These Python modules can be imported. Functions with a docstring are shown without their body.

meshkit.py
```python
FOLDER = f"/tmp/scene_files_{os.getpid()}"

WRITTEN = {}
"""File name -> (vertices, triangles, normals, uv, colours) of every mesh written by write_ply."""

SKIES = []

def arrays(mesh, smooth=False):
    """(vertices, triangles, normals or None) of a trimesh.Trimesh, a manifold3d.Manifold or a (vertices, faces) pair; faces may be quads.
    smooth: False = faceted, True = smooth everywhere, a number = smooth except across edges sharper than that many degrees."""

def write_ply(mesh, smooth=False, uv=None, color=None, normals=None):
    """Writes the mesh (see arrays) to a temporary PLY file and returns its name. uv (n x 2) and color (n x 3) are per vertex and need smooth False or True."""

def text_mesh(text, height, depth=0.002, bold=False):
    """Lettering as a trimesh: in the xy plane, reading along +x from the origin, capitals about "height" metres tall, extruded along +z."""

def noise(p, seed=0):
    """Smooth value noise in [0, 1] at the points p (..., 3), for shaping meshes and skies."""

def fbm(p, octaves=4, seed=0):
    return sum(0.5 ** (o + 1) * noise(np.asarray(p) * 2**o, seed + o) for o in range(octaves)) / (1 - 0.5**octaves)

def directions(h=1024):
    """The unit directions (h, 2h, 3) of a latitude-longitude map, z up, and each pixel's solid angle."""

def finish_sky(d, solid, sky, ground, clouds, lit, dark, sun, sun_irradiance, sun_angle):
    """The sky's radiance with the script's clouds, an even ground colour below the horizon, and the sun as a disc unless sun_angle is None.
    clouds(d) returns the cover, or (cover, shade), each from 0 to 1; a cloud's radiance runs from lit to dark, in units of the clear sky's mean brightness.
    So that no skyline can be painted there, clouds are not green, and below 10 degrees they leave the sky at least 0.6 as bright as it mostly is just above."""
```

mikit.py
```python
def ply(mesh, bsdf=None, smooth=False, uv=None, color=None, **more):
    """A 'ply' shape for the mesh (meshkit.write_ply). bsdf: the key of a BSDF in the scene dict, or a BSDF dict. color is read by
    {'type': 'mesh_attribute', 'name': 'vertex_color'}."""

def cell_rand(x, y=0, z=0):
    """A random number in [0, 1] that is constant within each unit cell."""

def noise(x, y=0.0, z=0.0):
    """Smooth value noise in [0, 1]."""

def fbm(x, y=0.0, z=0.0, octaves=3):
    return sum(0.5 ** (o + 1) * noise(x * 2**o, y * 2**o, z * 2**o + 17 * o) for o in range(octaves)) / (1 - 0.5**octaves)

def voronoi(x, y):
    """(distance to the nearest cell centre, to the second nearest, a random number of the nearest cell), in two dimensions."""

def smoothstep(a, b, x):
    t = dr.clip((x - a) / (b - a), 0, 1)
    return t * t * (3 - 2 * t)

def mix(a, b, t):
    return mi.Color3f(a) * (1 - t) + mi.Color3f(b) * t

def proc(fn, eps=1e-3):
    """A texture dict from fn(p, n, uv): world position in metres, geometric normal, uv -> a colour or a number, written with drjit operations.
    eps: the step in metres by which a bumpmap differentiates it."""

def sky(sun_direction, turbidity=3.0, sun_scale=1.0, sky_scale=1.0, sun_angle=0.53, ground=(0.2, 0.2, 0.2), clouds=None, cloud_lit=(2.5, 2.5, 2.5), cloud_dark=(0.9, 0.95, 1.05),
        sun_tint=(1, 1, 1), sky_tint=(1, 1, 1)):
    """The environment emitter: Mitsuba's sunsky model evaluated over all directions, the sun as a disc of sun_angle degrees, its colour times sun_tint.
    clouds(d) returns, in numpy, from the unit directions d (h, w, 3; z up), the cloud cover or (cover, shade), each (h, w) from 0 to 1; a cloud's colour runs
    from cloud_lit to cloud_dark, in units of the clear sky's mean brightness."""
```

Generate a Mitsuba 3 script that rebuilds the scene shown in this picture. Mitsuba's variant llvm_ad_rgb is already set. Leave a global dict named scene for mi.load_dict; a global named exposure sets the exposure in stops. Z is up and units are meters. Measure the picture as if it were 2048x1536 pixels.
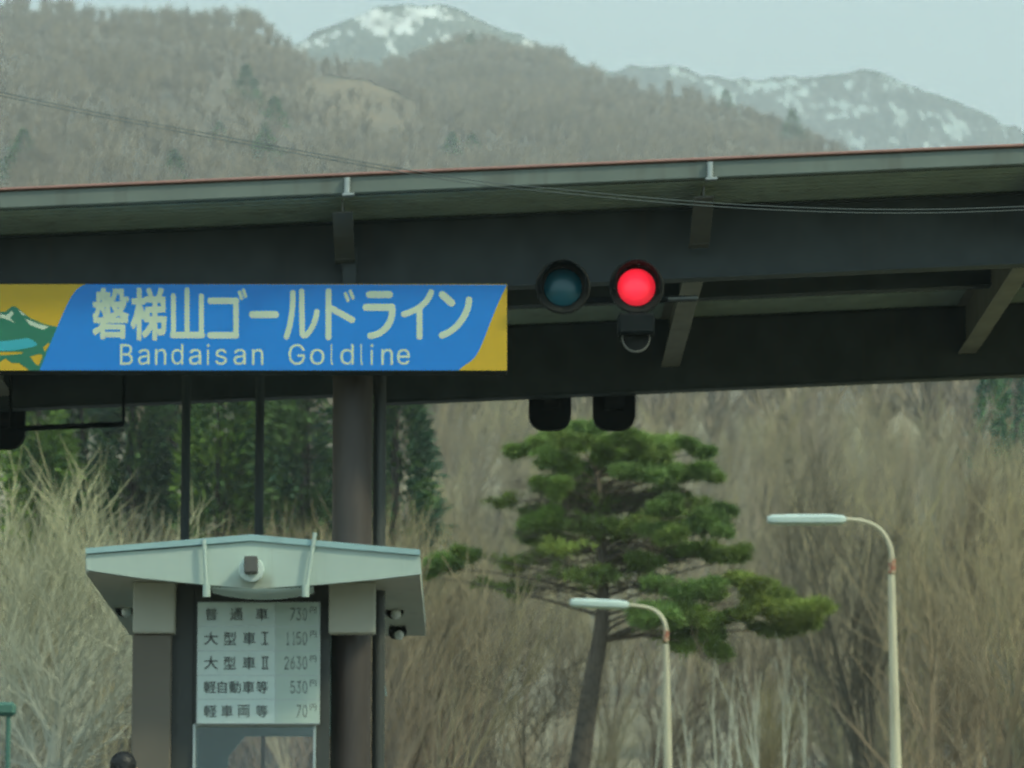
import math, random
import numpy as np, trimesh, shapely, drjit as dr, mitsuba as mi, mikit, meshkit
import manifold3d as m3
from shapely.geometry import Polygon, LineString, Point, box as sbox
from shapely.ops import unary_union
from mikit import proc, noise, fbm, voronoi, smoothstep, mix

# ------------------------------------------------------------------ camera, sky, exposure
EYE = 1.3
F = 9000.0                       # focal length in pixels of a 2048 px wide picture
PITCH = math.atan(0.16189)
YAW = math.atan(0.008993)
cF = np.array([math.sin(YAW)*math.cos(PITCH), math.cos(YAW)*math.cos(PITCH), math.sin(PITCH)])
cR = np.array([math.cos(YAW), -math.sin(YAW), 0.0])
cU = np.array([-math.sin(YAW)*math.sin(PITCH), -math.cos(YAW)*math.sin(PITCH), math.cos(PITCH)])
CAM = np.array([0, 0, EYE])
T = mi.ScalarTransform4f
scene, labels = {}, {}
scene['camera'] = {'type': 'thinlens', 'to_world': T().look_at(origin=CAM.tolist(), target=(CAM+cF*10).tolist(), up=[0, 0, 1]),
                   'fov': math.degrees(2*math.atan(1024/F)), 'fov_axis': 'x', 'near_clip': 0.1, 'far_clip': 30000.0,
                   'aperture_radius': 0.0084, 'focus_distance': 16.0,
                   'medium': {'type': 'ref', 'id': 'haze_air'}}
def cloudcover(d):
    n = meshkit.fbm(d*np.array([2.2, 2.2, 5.0])+3.1, 4, 5)
    return np.clip(0.93+0.25*(n-0.5), 0, 1), np.clip(0.25+0.9*(n-0.5), 0, 1)
scene['sky'] = mikit.sky((0.62, -0.42, 0.66), turbidity=4, sun_scale=0.42, sun_angle=7, ground=(0.16, 0.16, 0.12),
                         clouds=cloudcover, cloud_lit=(1.46, 2.10, 2.32), cloud_dark=(1.25, 1.80, 2.0),
                         sun_tint=(0.86, 1.05, 0.98), sky_tint=(0.8, 1.0, 0.95))
exposure = 2.25

# ------------------------------------------------------------------ helpers
def at(px, py, Y):
    """The point at distance Y on the line of sight of a picture point: used to read positions off the photograph."""
    d = cF + cR*((px-1024)/F) + cU*((768-py)/F)
    return CAM + d*(Y/d[1])
def numbered(name):
    if name not in scene and name not in labels and not any(k.startswith(name+'__') for k in scene): return name
    i = 1
    while True:
        k = f'{name}_{i:03d}'
        if k not in scene and k not in labels and not any(q.startswith(k+'__') for q in scene): return k
        i += 1
def thing(name, label, cat, group=None):
    k = numbered(name); labels[k] = {'label': label, 'category': cat}
    if group: labels[k]['group'] = group
    return k
def part(parent, name, mesh, m, smooth=False, label=None, kind=None, **kw):
    k = numbered(parent+'__'+name)
    scene[k] = mikit.ply(mesh, m, smooth, **kw)
    if label: labels[k] = {'label': label}
    if kind: labels.setdefault(k, {})['kind'] = kind
    return k
def single(name, mesh, m, label, cat, group=None, smooth=False, **kw):
    k = numbered(name); scene[k] = mikit.ply(mesh, m, smooth, **kw)
    labels[k] = {'label': label, 'category': cat}
    if group: labels[k]['group'] = group
    return k
def struct(name, mesh, m, label, cat, kind='structure', smooth=False, **kw):
    scene[name] = mikit.ply(mesh, m, smooth, **kw)
    labels[name] = {'label': label, 'category': cat, 'kind': kind}
cat_ = trimesh.util.concatenate
def bx(x0, x1, y0, y1, z0, z1, ch=0.006):
    """A box with small chamfers."""
    c = min(ch, 0.3*min(x1-x0, y1-y0, z1-z0))
    if c < 0.0012: return trimesh.creation.box(bounds=[[x0, y0, z0], [x1, y1, z1]])
    pts = []
    for x, sx in ((x0, 1), (x1, -1)):
        for y, sy in ((y0, 1), (y1, -1)):
            for z, sz in ((z0, 1), (z1, -1)):
                pts += [(x+c*sx, y+c*sy, z), (x+c*sx, y, z+c*sz), (x, y+c*sy, z+c*sz)]
    return trimesh.convex.convex_hull(np.array(pts))
def obox(p0, p1, w, h, up=(0, 0, 1), ch=0.005):
    """A bar from p0 to p1, w wide and h high."""
    p0, p1 = np.array(p0, float), np.array(p1, float); L = np.linalg.norm(p1-p0); d = (p1-p0)/L
    s = np.cross(d, up); s /= np.linalg.norm(s); u = np.cross(s, d)
    m = bx(-w/2, w/2, 0, L, -h/2, h/2, ch)
    M = np.eye(4); M[:3, 0] = s; M[:3, 1] = d; M[:3, 2] = u; M[:3, 3] = p0
    m.apply_transform(M); return m
def tubem(pts, r, sides=12, cap=True):
    p = np.asarray(pts, float); n = len(p); r = np.broadcast_to(r, (n,))
    t = np.gradient(p, axis=0); t /= np.linalg.norm(t, axis=1, keepdims=True)+1e-12
    ref = np.array([0, 0, 1.0]) if abs(t[0][2]) < 0.9 else np.array([1.0, 0, 0])
    a = np.cross(t[0], ref); a /= np.linalg.norm(a); A = []
    for i in range(n):
        a = a - t[i]*np.dot(a, t[i]); a /= np.linalg.norm(a); A.append(a)
    A = np.array(A); B = np.cross(t, A); ang = np.arange(sides)*2*np.pi/sides
    v = p[:, None]+r[:, None, None]*(np.cos(ang)[None, :, None]*A[:, None]+np.sin(ang)[None, :, None]*B[:, None])
    i, j = np.meshgrid(np.arange(n-1), np.arange(sides), indexing='ij')
    q = np.stack([i*sides+j, i*sides+(j+1) % sides, (i+1)*sides+(j+1) % sides, (i+1)*sides+j], -1).reshape(-1, 4)
    f = np.vstack([q[:, [0, 1, 2]], q[:, [0, 2, 3]]]); v = v.reshape(-1, 3)
    if cap:
        v = np.vstack([v, p[:1], p[-1:]]); k = np.arange(sides)
        f = np.vstack([f, np.stack([(k+1) % sides, k, k*0+n*sides], 1), np.stack([(n-1)*sides+k, (n-1)*sides+(k+1) % sides, k*0+n*sides+1], 1)])
    return trimesh.Trimesh(v, f, process=False)
def cyl(p0, p1, r, sides=24): return tubem([p0, p1], r, sides)
def lathe(profile, c, axis, sides=32):
    """profile: (radius, along) pairs turned about the axis through c."""
    m = trimesh.creation.revolve(np.array(profile, float), sections=sides)
    m.apply_transform(trimesh.geometry.align_vectors([0, 0, 1], axis)); m.apply_translation(c); return m
def extr(poly, y_front, depth):
    """A polygon of (x, z) extruded from y_front backwards."""
    gs = [g for g in getattr(poly, 'geoms', [poly]) if g.area > 1e-9]
    out = []
    for g in gs:
        m = trimesh.creation.extrude_polygon(g, depth, engine='earcut')
        v = m.vertices.copy(); m = trimesh.Trimesh(np.stack([v[:, 0], y_front+depth-v[:, 2], v[:, 1]], 1), m.faces, process=False)
        out.append(m)
    return cat_(out)
def px2(poly, Y):
    """A polygon in picture points as (x, z) at distance Y."""
    def tr(a):
        a = np.asarray(a); q = np.array([at(p[0], p[1], Y) for p in a]); return q[:, [0, 2]]
    return shapely.transform(poly, tr)
def strokes(lines, Y):
    """Round-ended brush strokes: (points, width) in picture points."""
    return px2(unary_union([LineString(p).buffer(w/2, quad_segs=6) for p, w in lines]), Y)
def smoothline(p, n=6):
    p = np.array(p, float); t = np.arange(len(p)); from scipy.interpolate import CubicSpline
    return CubicSpline(t, p)(np.linspace(0, len(p)-1, n*(len(p)-1)+1))

# ------------------------------------------------------------------ materials
def principled(c, rough=0.6, **k):
    return {'type': 'twosided', 'bsdf': {'type': 'principled', 'base_color': c if isinstance(c, dict) else {'type': 'rgb', 'value': list(c)}, 'roughness': rough, **k}}
def worn(c, amt=0.18, sc=6.0, stain=(0.10, 0.08, 0.06), st=0.25):
    """Painted metal: slight tonal drift, streaks running down and a few stains."""
    def fn(p, n, uv):
        a = fbm(p.x*sc, p.y*sc, p.z*sc*0.6, 3)
        s = smoothstep(0.55, 0.85, fbm(p.x*sc*4.0, p.y*4.0*sc, p.z*0.8, 3))
        return mix(mi.Color3f(*c)*(1+amt*(a-0.5)*2), mi.Color3f(*stain), s*st)
    return proc(fn)
def M(name, d): scene[name] = d
M('steel_dark', principled(worn((0.054, 0.070, 0.076), 0.3), 0.55))
M('steel_brown', principled(worn((0.070, 0.055, 0.050), 0.2, 5), 0.5))
M('rafter_paint', principled(worn((0.20, 0.19, 0.16), 0.2), 0.5))
M('bracket_paint', principled(worn((0.12, 0.12, 0.105), 0.2), 0.5))
M('deck', principled(worn((0.38, 0.45, 0.40), 0.2, 3), 0.6))
M('fascia', principled(worn((0.18, 0.215, 0.195), 0.14, 2.5, st=0.3), 0.5))
M('roof_red', principled(worn((0.42, 0.22, 0.19), 0.2, 3), 0.6))
M('galv', principled((0.45, 0.48, 0.47), 0.35, metallic=0.6))
M('booth_white', principled(worn((0.50, 0.60, 0.54), 0.06, 2.0, (0.32, 0.29, 0.2), 0.10), 0.45))
M('booth_blue', principled(worn((0.36, 0.54, 0.56), 0.06, 3, st=0.08), 0.4))
M('booth_beige', principled(worn((0.54, 0.53, 0.44), 0.06, 3, st=0.1), 0.6))
M('booth_brown', principled(worn((0.17, 0.145, 0.115), 0.1, 3, st=0.1), 0.55))
M('booth_dark', principled((0.06, 0.065, 0.06), 0.5))
M('booth_grey', principled((0.20, 0.32, 0.31), 0.5))
M('alu', principled((0.5, 0.55, 0.53), 0.35, metallic=0.6))
M('plate_white', principled((0.68, 0.80, 0.75), 0.35))
M('plate_grey', principled((0.54, 0.65, 0.58), 0.4))
M('ink', principled((0.025, 0.03, 0.03), 0.7))
M('ink_soft', principled((0.09, 0.11, 0.10), 0.6))
M('sign_blue', principled((0.012, 0.25, 0.82), 0.35))
M('sign_yellow', principled((0.70, 0.44, 0.018), 0.4))
M('sign_white', principled((0.66, 0.76, 0.60), 0.4))
M('sign_green', principled((0.025, 0.20, 0.12), 0.4))
M('sign_lake', principled((0.05, 0.46, 0.58), 0.4))
M('black_plastic', principled((0.014, 0.019, 0.021), 0.85, specular=0.15))
M('signal_grey', principled((0.024, 0.026, 0.024), 0.8, specular=0.2))
M('lens_green', principled((0.008, 0.10, 0.135), 0.25, clearcoat=0.5))
M('lens_red', principled((0.35, 0.02, 0.03), 0.25))
M('lamp_paint', principled(worn((0.64, 0.58, 0.42), 0.25, 3, (0.30, 0.24, 0.12), 0.5), 0.45))
M('camera_grey', principled((0.12, 0.115, 0.105), 0.5))
M('bulb_white', principled((0.9, 0.9, 0.86), 0.3))
M('lamp_cover', principled((0.60, 0.72, 0.68), 0.35))
M('lamp_rust', principled(proc(lambda p, n, uv: mix((0.36, 0.12, 0.075), (0.55, 0.45, 0.30), smoothstep(0.45, 0.6, fbm(p.x*30, p.y*30, p.z*22, 3)))), 0.6))
M('wire', principled((0.13, 0.15, 0.15), 0.5))
M('dark_bark', principled((0.035, 0.030, 0.024), 0.9))
M('post_green', principled((0.08, 0.20, 0.16), 0.6))
M('asphalt', principled(proc(lambda p, n, uv: mi.Color3f(0.055)*(0.75+0.5*fbm(p.x*9, p.y*9, 0, 4))), 0.85))
M('concrete', principled(worn((0.36, 0.35, 0.32), 0.2, 3), 0.8))
M('road_white', principled((0.7, 0.7, 0.66), 0.6))
M('glass', {'type': 'thindielectric', 'int_ior': 1.5})
M('skin', principled((0.45, 0.28, 0.2), 0.5))
M('hair', principled((0.012, 0.011, 0.012), 0.5))
M('uniform', principled((0.05, 0.06, 0.09), 0.8))
M('vc', principled({'type': 'mesh_attribute', 'name': 'vertex_color'}, 0.85, specular=0.15))
M('needles', {'type': 'twosided', 'bsdf': {'type': 'principled', 'base_color': {'type': 'mesh_attribute', 'name': 'vertex_color'}, 'roughness': 0.6, 'specular': 0.25}})

# ------------------------------------------------------------------ terrain
BY = np.array([-400, -100, 0, 28, 42, 60, 80, 100, 150, 200, 300, 450, 9000.])
BZ = np.array([-8, -3, 0, 1.95, 2.1, 3.6, 5.1, 7.2, 12.4, 21.5, 42, 73, 73.])
def ridge(pts):
    a = np.array([at(px, py, Y) for px, py, Y in pts]); return a[np.argsort(a[:, 0])]
RL = ridge([(-1500, 260, 1500), (-600, 110, 1650), (-200, 60, 1750), (0, 34, 1780), (130, 38, 1780), (260, 42, 1790), (400, 50, 1800), (500, 56, 1800), (532, 62, 1800), (556, 96, 1800), (600, 118, 1800), (640, 138, 1780), (740, 158, 1740), (840, 205, 1660), (900, 300, 1580), (960, 420, 1500), (1100, 640, 1400), (1500, 900, 1300)])
RR = ridge([(-800, 330, 2350), (0, 230, 2350), (500, 140, 2350), (640, 152, 2340), (720, 150, 2320), (800, 138, 2300), (860, 112, 2300), (940, 94, 2280), (1000, 102, 2250), (1080, 118, 2200), (1200, 158, 2120), (1300, 188, 2050), (1450, 222, 1980), (1580, 280, 1900), (1700, 325, 1850), (1850, 400, 1800), (2048, 510, 1700), (2400, 700, 1600), (3000, 900, 1500)])
def hill(R, X, Y, base):
    yr = np.interp(X, R[:, 0], R[:, 1]); zr = np.interp(X, R[:, 0], R[:, 2])
    s = np.clip((Y-450)/(yr-450), 0, 1.0)
    front = base+(zr-base)*s**1.12
    back = zr-0.5*np.maximum(Y-yr, 0)
    return np.where(Y <= yr, front, np.maximum(back, 20))
def ground(X, Y, rough=True):
    X = np.asarray(X, float); Y = np.asarray(Y, float)
    b = np.interp(Y, BY, BZ)
    side = np.clip((np.abs(X)-14)/30, 0, 1)*np.clip((Y-20)/60, 0, 1)
    z = b
    far = Y > 300
    z = np.where(far, np.maximum(hill(RL, X, Y, b), hill(RR, X, Y, b)), z)
    z = np.where(Y > 450, z, b)
    if rough:
        p = np.stack([X, Y, 0*X], -1)
        z = z+(meshkit.fbm(p/60, 3, 3)-0.5)*np.clip((Y-90)/400, 0, 1)*10+(meshkit.fbm(p/7, 3, 4)-0.5)*np.clip((Y-80)/60, 0, 1)*0.8
        z = z+(meshkit.fbm(p/330+5, 3, 8)-0.5)*np.clip((Y-500)/900, 0, 1)*26*np.clip((1450-Y)/500, 0.0, 1)
    return z
def hit(px, py, y0=80, y1=2600):
    ys = np.linspace(y0, y1, 2400); d = cF+cR*((px-1024)/F)+cU*((768-py)/F)
    q = CAM+d*(ys/d[1])[:, None]; g = ground(q[:, 0], q[:, 1]); i = np.nonzero(g > q[:, 2])[0]
    return q[i[0]] if len(i) else None
tt = np.concatenate([[-40, -16, -8, -4, -2.2, -1.4, -.9, -.6, -.42, -.3, -.22, -.17], np.linspace(-.145, .145, 190), [.17, .22, .3, .42, .6, .9, 1.4, 2.2, 4, 8, 16, 40]])
yy = np.concatenate([[-400, -250, -120, -60, -30, -10], np.arange(0, 100, 2.5), np.geomspace(100, 2450, 260), [2500, 2600, 2800, 3200, 4000, 5000, 6400]])
TX, TY = np.meshgrid(tt, yy); TX = np.clip(TX*(50+np.abs(TY)), -6500, 6500)
TZ = ground(TX, TY)
v = np.stack([TX, TY, TZ], -1).reshape(-1, 3); nc = len(tt)
i, j = np.meshgrid(np.arange(len(yy)-1), np.arange(nc-1), indexing='ij')
q = np.stack([i*nc+j, i*nc+j+1, (i+1)*nc+j+1, (i+1)*nc+j], -1).reshape(-1, 4)
CLEAR = at(745, 175, 1715)
def hillcol(p, n, uv):
    a = fbm(p.x/35, p.y/35, p.z/35, 4); b = fbm(p.x/4, p.y/4, p.z/4, 3); c = fbm(p.x/140+7, p.y/140, 3.0, 3)
    col = mix((0.095, 0.085, 0.072), (0.13, 0.115, 0.092), smoothstep(0.3, 0.75, a))
    col = mix(col, (0.10, 0.095, 0.078), smoothstep(0.45, 0.75, c)*0.6)
    d = dr.sqrt(dr.square((p.x-float(CLEAR[0]))/30)+dr.square((p.y-float(CLEAR[1])+90)/210)) + (a-0.5)*1.4
    col = mix(col, mix((0.22, 0.16, 0.098), (0.13, 0.115, 0.088), smoothstep(0.25, 0.75, b)), (1-smoothstep(0.35, 1.25, d))*0.9)
    near = 1-smoothstep(70, 95, p.y)
    col = mix(col, mix((0.18, 0.165, 0.13), (0.23, 0.21, 0.155), smoothstep(0.3, 0.7, a)), 1-smoothstep(330, 520, p.y))
    return mix(col*(0.75+0.5*b), mi.Color3f(0.17, 0.16, 0.08)*(0.6+0.8*b), near)
M('hill_ground', principled(proc(hillcol), 0.95, specular=0.1))
struct('hillside', (v, q), 'hill_ground', 'wooded brown hillside rising behind the toll gate, with an orange clearing high up', 'hillside', smooth=True)
# snow mountains
def mountain(pts, depth, seed):
    R = ridge(pts); xs = np.linspace(R[0, 0], R[-1, 0], 420); ss = np.linspace(-0.25, 1, 90)
    X, S = np.meshgrid(xs, ss); yr = np.interp(X, R[:, 0], R[:, 1]); zr = np.interp(X, R[:, 0], R[:, 2])
    zr = np.array([np.convolve(np.pad(r, 3, 'edge'), np.ones(7)/7, 'valid') for r in zr])
    k = np.abs(S)
    p = np.stack([X/90, S*depth/200, 0*X+seed], -1)
    gul = (meshkit.fbm(p, 4, seed)-0.5)*np.minimum(k*6, 1)*95
    Z = np.where(S >= 0, zr-(zr-30)*np.abs(S)**1.15, zr+S*900)+gul+(meshkit.fbm(np.stack([X/14, S*depth/14, 0*X], -1), 3, seed+2)-0.5)*9
    Y = yr-S*depth
    v = np.stack([X, Y, Z], -1).reshape(-1, 3); n = len(xs)
    i, j = np.meshgrid(np.arange(len(ss)-1), np.arange(n-1), indexing='ij')
    return v, np.stack([i*n+j, (i+1)*n+j, (i+1)*n+j+1, i*n+j+1], -1).reshape(-1, 4)[:, ::-1]
def blobs(lst, Y):
    out = []
    for px, py, rx, ry in lst:
        c = at(px, py, Y); out.append((c[0], c[2], rx*Y/F, ry*Y/F))
    return out
SNOW1 = blobs([(790, 90, 40, 18), (740, 62, 20, 22), (625, 96, 30, 14), (680, 82, 14, 12), (795, 68, 50, 24), (850, 40, 55, 20), (760, 85, 26, 16), (900, 52, 26, 12), (650, 90, 40, 12), (640, 105, 30, 8), (715, 48, 10, 6), (955, 40, 22, 7), (1060, 100, 16, 6)], 3900)
SNOW2 = blobs([(1520, 180, 44, 22), (1490, 200, 50, 30), (1560, 225, 40, 22), (1640, 235, 40, 14), (1695, 178, 12, 12), (1727, 208, 8, 22), (1720, 250, 28, 14), (1790, 270, 12, 34), (1660, 265, 60, 10), (1905, 285, 26, 22), (1370, 160, 18, 10), (1400, 172, 26, 10), (1840, 250, 30, 10), (1790, 155, 20, 4), (1600, 205, 24, 8), (1620, 180, 10, 6)], 4300)
def snowmat(B, base, base2, thr, white):
    def fn(p, n, uv):
        w = mi.Float(0)
        for x, z, rx, rz in B:
            d = dr.square((p.x-x)/rx)+dr.square((p.z-z)/rz)
            w = dr.maximum(w, dr.exp(-0.7*d))
        a = fbm((p.x+0.35*p.z)/13, 0.5, p.z/48, 4); b = fbm((p.x+0.2*p.z)/4.5, 3.5, p.z/12, 3); c = fbm(p.x/60, p.y/90, p.z/60, 3)
        s = smoothstep(thr, thr+0.20, w*0.55+(a-0.5)*1.7+(b-0.5)*1.3)
        return mix(mix(base, base2, smoothstep(0.35, 0.65, c))*(0.75+0.5*b), white, s*(0.55+0.45*smoothstep(0.4, 0.6, b)))
    return principled(proc(fn), 0.8, specular=0.2)
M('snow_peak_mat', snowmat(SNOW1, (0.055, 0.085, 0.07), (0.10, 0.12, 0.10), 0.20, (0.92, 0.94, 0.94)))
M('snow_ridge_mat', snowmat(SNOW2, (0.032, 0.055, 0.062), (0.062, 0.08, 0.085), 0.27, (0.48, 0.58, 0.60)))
struct('snowy_peak', mountain([(-500, 700, 3800), (200, 330, 3850), (430, 190, 3900), (520, 132, 3900), (580, 90, 3900), (650, 55, 3900), (700, 32, 3900), (750, 16, 3900), (820, 9, 3900), (870, 9, 3900), (900, 14, 3900), (950, 36, 3900), (1020, 62, 3900), (1080, 90, 3900), (1150, 125, 3900), (1250, 170, 3900), (1400, 260, 3900), (1700, 500, 3900), (2000, 800, 3900)], 900, 3), 'snow_peak_mat', 'dark green mountain peak with white snow patches behind the brown wooded hill', 'mountain', smooth=True)
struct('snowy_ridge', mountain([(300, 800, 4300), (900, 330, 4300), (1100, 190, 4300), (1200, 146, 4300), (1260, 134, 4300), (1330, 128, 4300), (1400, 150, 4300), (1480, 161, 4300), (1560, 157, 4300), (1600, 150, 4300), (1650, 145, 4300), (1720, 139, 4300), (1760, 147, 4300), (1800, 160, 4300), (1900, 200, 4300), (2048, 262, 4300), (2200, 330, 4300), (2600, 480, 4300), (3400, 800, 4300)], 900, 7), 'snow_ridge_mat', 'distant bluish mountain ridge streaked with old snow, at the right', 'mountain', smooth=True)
# road, island
def roadx(Y): return -0.0045*np.maximum(Y-42, 0)**2
ys = np.concatenate([np.arange(-60, 96, 2.0)]); 
def strip(x0, x1, ys, lift):
    xa = roadx(ys); vv = np.concatenate([np.stack([xa+x0, ys, ground(xa+x0, ys, False)+lift], 1), np.stack([xa+x1, ys, ground(xa+x1, ys, False)+lift], 1)])
    n = len(ys); k = np.arange(n-1); return vv, np.stack([k, k+n, k+n+1, k+1], 1)
struct('road', strip(-9, 5.0, ys, 0.03), 'asphalt', 'grey asphalt road leading through the toll gate', 'road', smooth=True)
rl = []
for k in range(-14, 11):
    rl.append(trimesh.Trimesh(*[np.array(a) if i == 0 else np.vstack([a[:, [0, 1, 2]], a[:, [0, 2, 3]]]) for i, a in enumerate(strip(2.9, 3.05, np.array([k*4.0, k*4.0+2.0]), 0.034))], process=False))
part('road', 'lane_marking', cat_(rl), 'road_white', kind='stuff')
GZ = float(ground(0., 31., False))
isl = sbox(-2.45, 29.7, 0.0, 40.0).buffer(-0.4).buffer(0.4)
mI = trimesh.creation.extrude_polygon(isl, 1.1, engine='earcut'); mI.apply_translation([0, 0, GZ-0.9])
single('kerbed_island', mI, 'concrete', 'concrete traffic island carrying the toll booth', 'traffic island')
IZ = GZ+0.2
# ------------------------------------------------------------------ toll gate canopy
TILT = 0.046
def X_(px, Y): return float(at(px, 700, Y)[0])
def Z_(py, Y): return float(at(942, py, Y)[2])
def soff(X): return Z_(357, 30.0)+TILT*(X-X_(1390, 30.0))        # underside of the roof sheet
def sheared(m):
    m = m.copy(); v = m.vertices.copy(); v[:, 2] += TILT*(v[:, 0]-X_(1390, 30.0)); m.vertices = v; return m
S0 = Z_(357, 30.0)
cx0, cx1 = -9.4, 9.6
can = thing('toll_gate_canopy', 'long dark toll gate canopy with grey fascia and thin red top edge', 'canopy')
# ribbed roof sheet: ribs run across the road
prof = []; y = 30.08; k = 0
while y < 36.6:
    prof += [(y, 0.0), (y+0.062, 0.0), (y+0.068, 0.05), (y+0.118, 0.05)]; y += 0.124
vv = np.array([(x, a, S0+b) for x in (cx0, cx1) for a, b in prof]); n = len(prof); k = np.arange(n-1)
dm = trimesh.Trimesh(np.vstack([vv, vv+[0, 0, 0.012]]), np.vstack([np.stack([k, k+n, k+n+1], 1), np.stack([k, k+n+1, k+1], 1), 2*n+np.stack([k, k+n+1, k+n], 1), 2*n+np.stack([k, k+1, k+n+1], 1)]), process=False)
part(can, 'roof_sheet', sheared(dm), 'deck')
part(can, 'fascia', sheared(bx(cx0, cx1, 29.98, 30.06, S0-0.002, S0+0.118, 0.008)), 'fascia')
part(can, 'roof_edge', sheared(bx(cx0-0.02, cx1+0.02, 29.95, 30.30, S0+0.12, S0+0.138, 0.004)), 'roof_red', label='thin red roof edge along the top')
part(can, 'roof_top', sheared(bx(cx0, cx1, 30.31, 36.6, S0+0.11, S0+0.134, 0.004)), 'roof_red')
part(can, 'rear_fascia', sheared(bx(cx0, cx1, 36.62, 36.70, S0-0.1, S0+0.13, 0.008)), 'fascia')
def ibeam(Y, ztop, zbot, x0, x1, fl=0.16):
    t = 0.014
    return cat_([bx(x0, x1, Y-0.006, Y+0.006, zbot+t, ztop-t, 0.001), bx(x0, x1, Y-fl/2, Y+fl/2, ztop-t, ztop-0.001, 0.003), bx(x0, x1, Y-fl/2, Y+fl/2, zbot, zbot+t, 0.003)])
GB = Z_(556, 30.9)
gm = ibeam(30.98, S0-0.004, GB, cx0, cx1)
part(can, 'front_girder', sheared(gm), 'steel_dark')
RB = Z_(782, 35.45)
XC = X_(760, 35.45)
part(can, 'rear_girder', sheared(cat_([ibeam(35.5, S0-0.004, RB, XC, cx1), bx(XC, cx1, 35.42, 35.44, RB+0.016, S0-0.02)])), 'steel_dark')
part(can, 'rear_girder', sheared(cat_([ibeam(35.5, S0-0.004, RB+0.085, cx0, XC-0.01), bx(cx0, XC-0.01, 35.42, 35.44, RB+0.1, S0-0.02)])), 'steel_dark')
part(can, 'purlin', sheared(bx(cx0, cx1, 33.62, 33.78, Z_(601, 33.7), S0-0.004, 0.005)), 'steel_dark')
for yp in (32.3,):
    part(can, 'purlin', sheared(bx(cx0, cx1, yp, yp+0.1, S0-0.13, S0-0.004, 0.005)), 'steel_dark')
rb = Z_(733, 35.38)
rafx = [X_(-130, 30.9)-2.35*2, X_(-130, 30.9)-2.35, X_(-130, 30.9), X_(690, 30.9), X_(1398, 30.9), X_(2078, 30.9), X_(2078, 30.9)+2.35, X_(2078, 30.9)+4.7]
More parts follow.
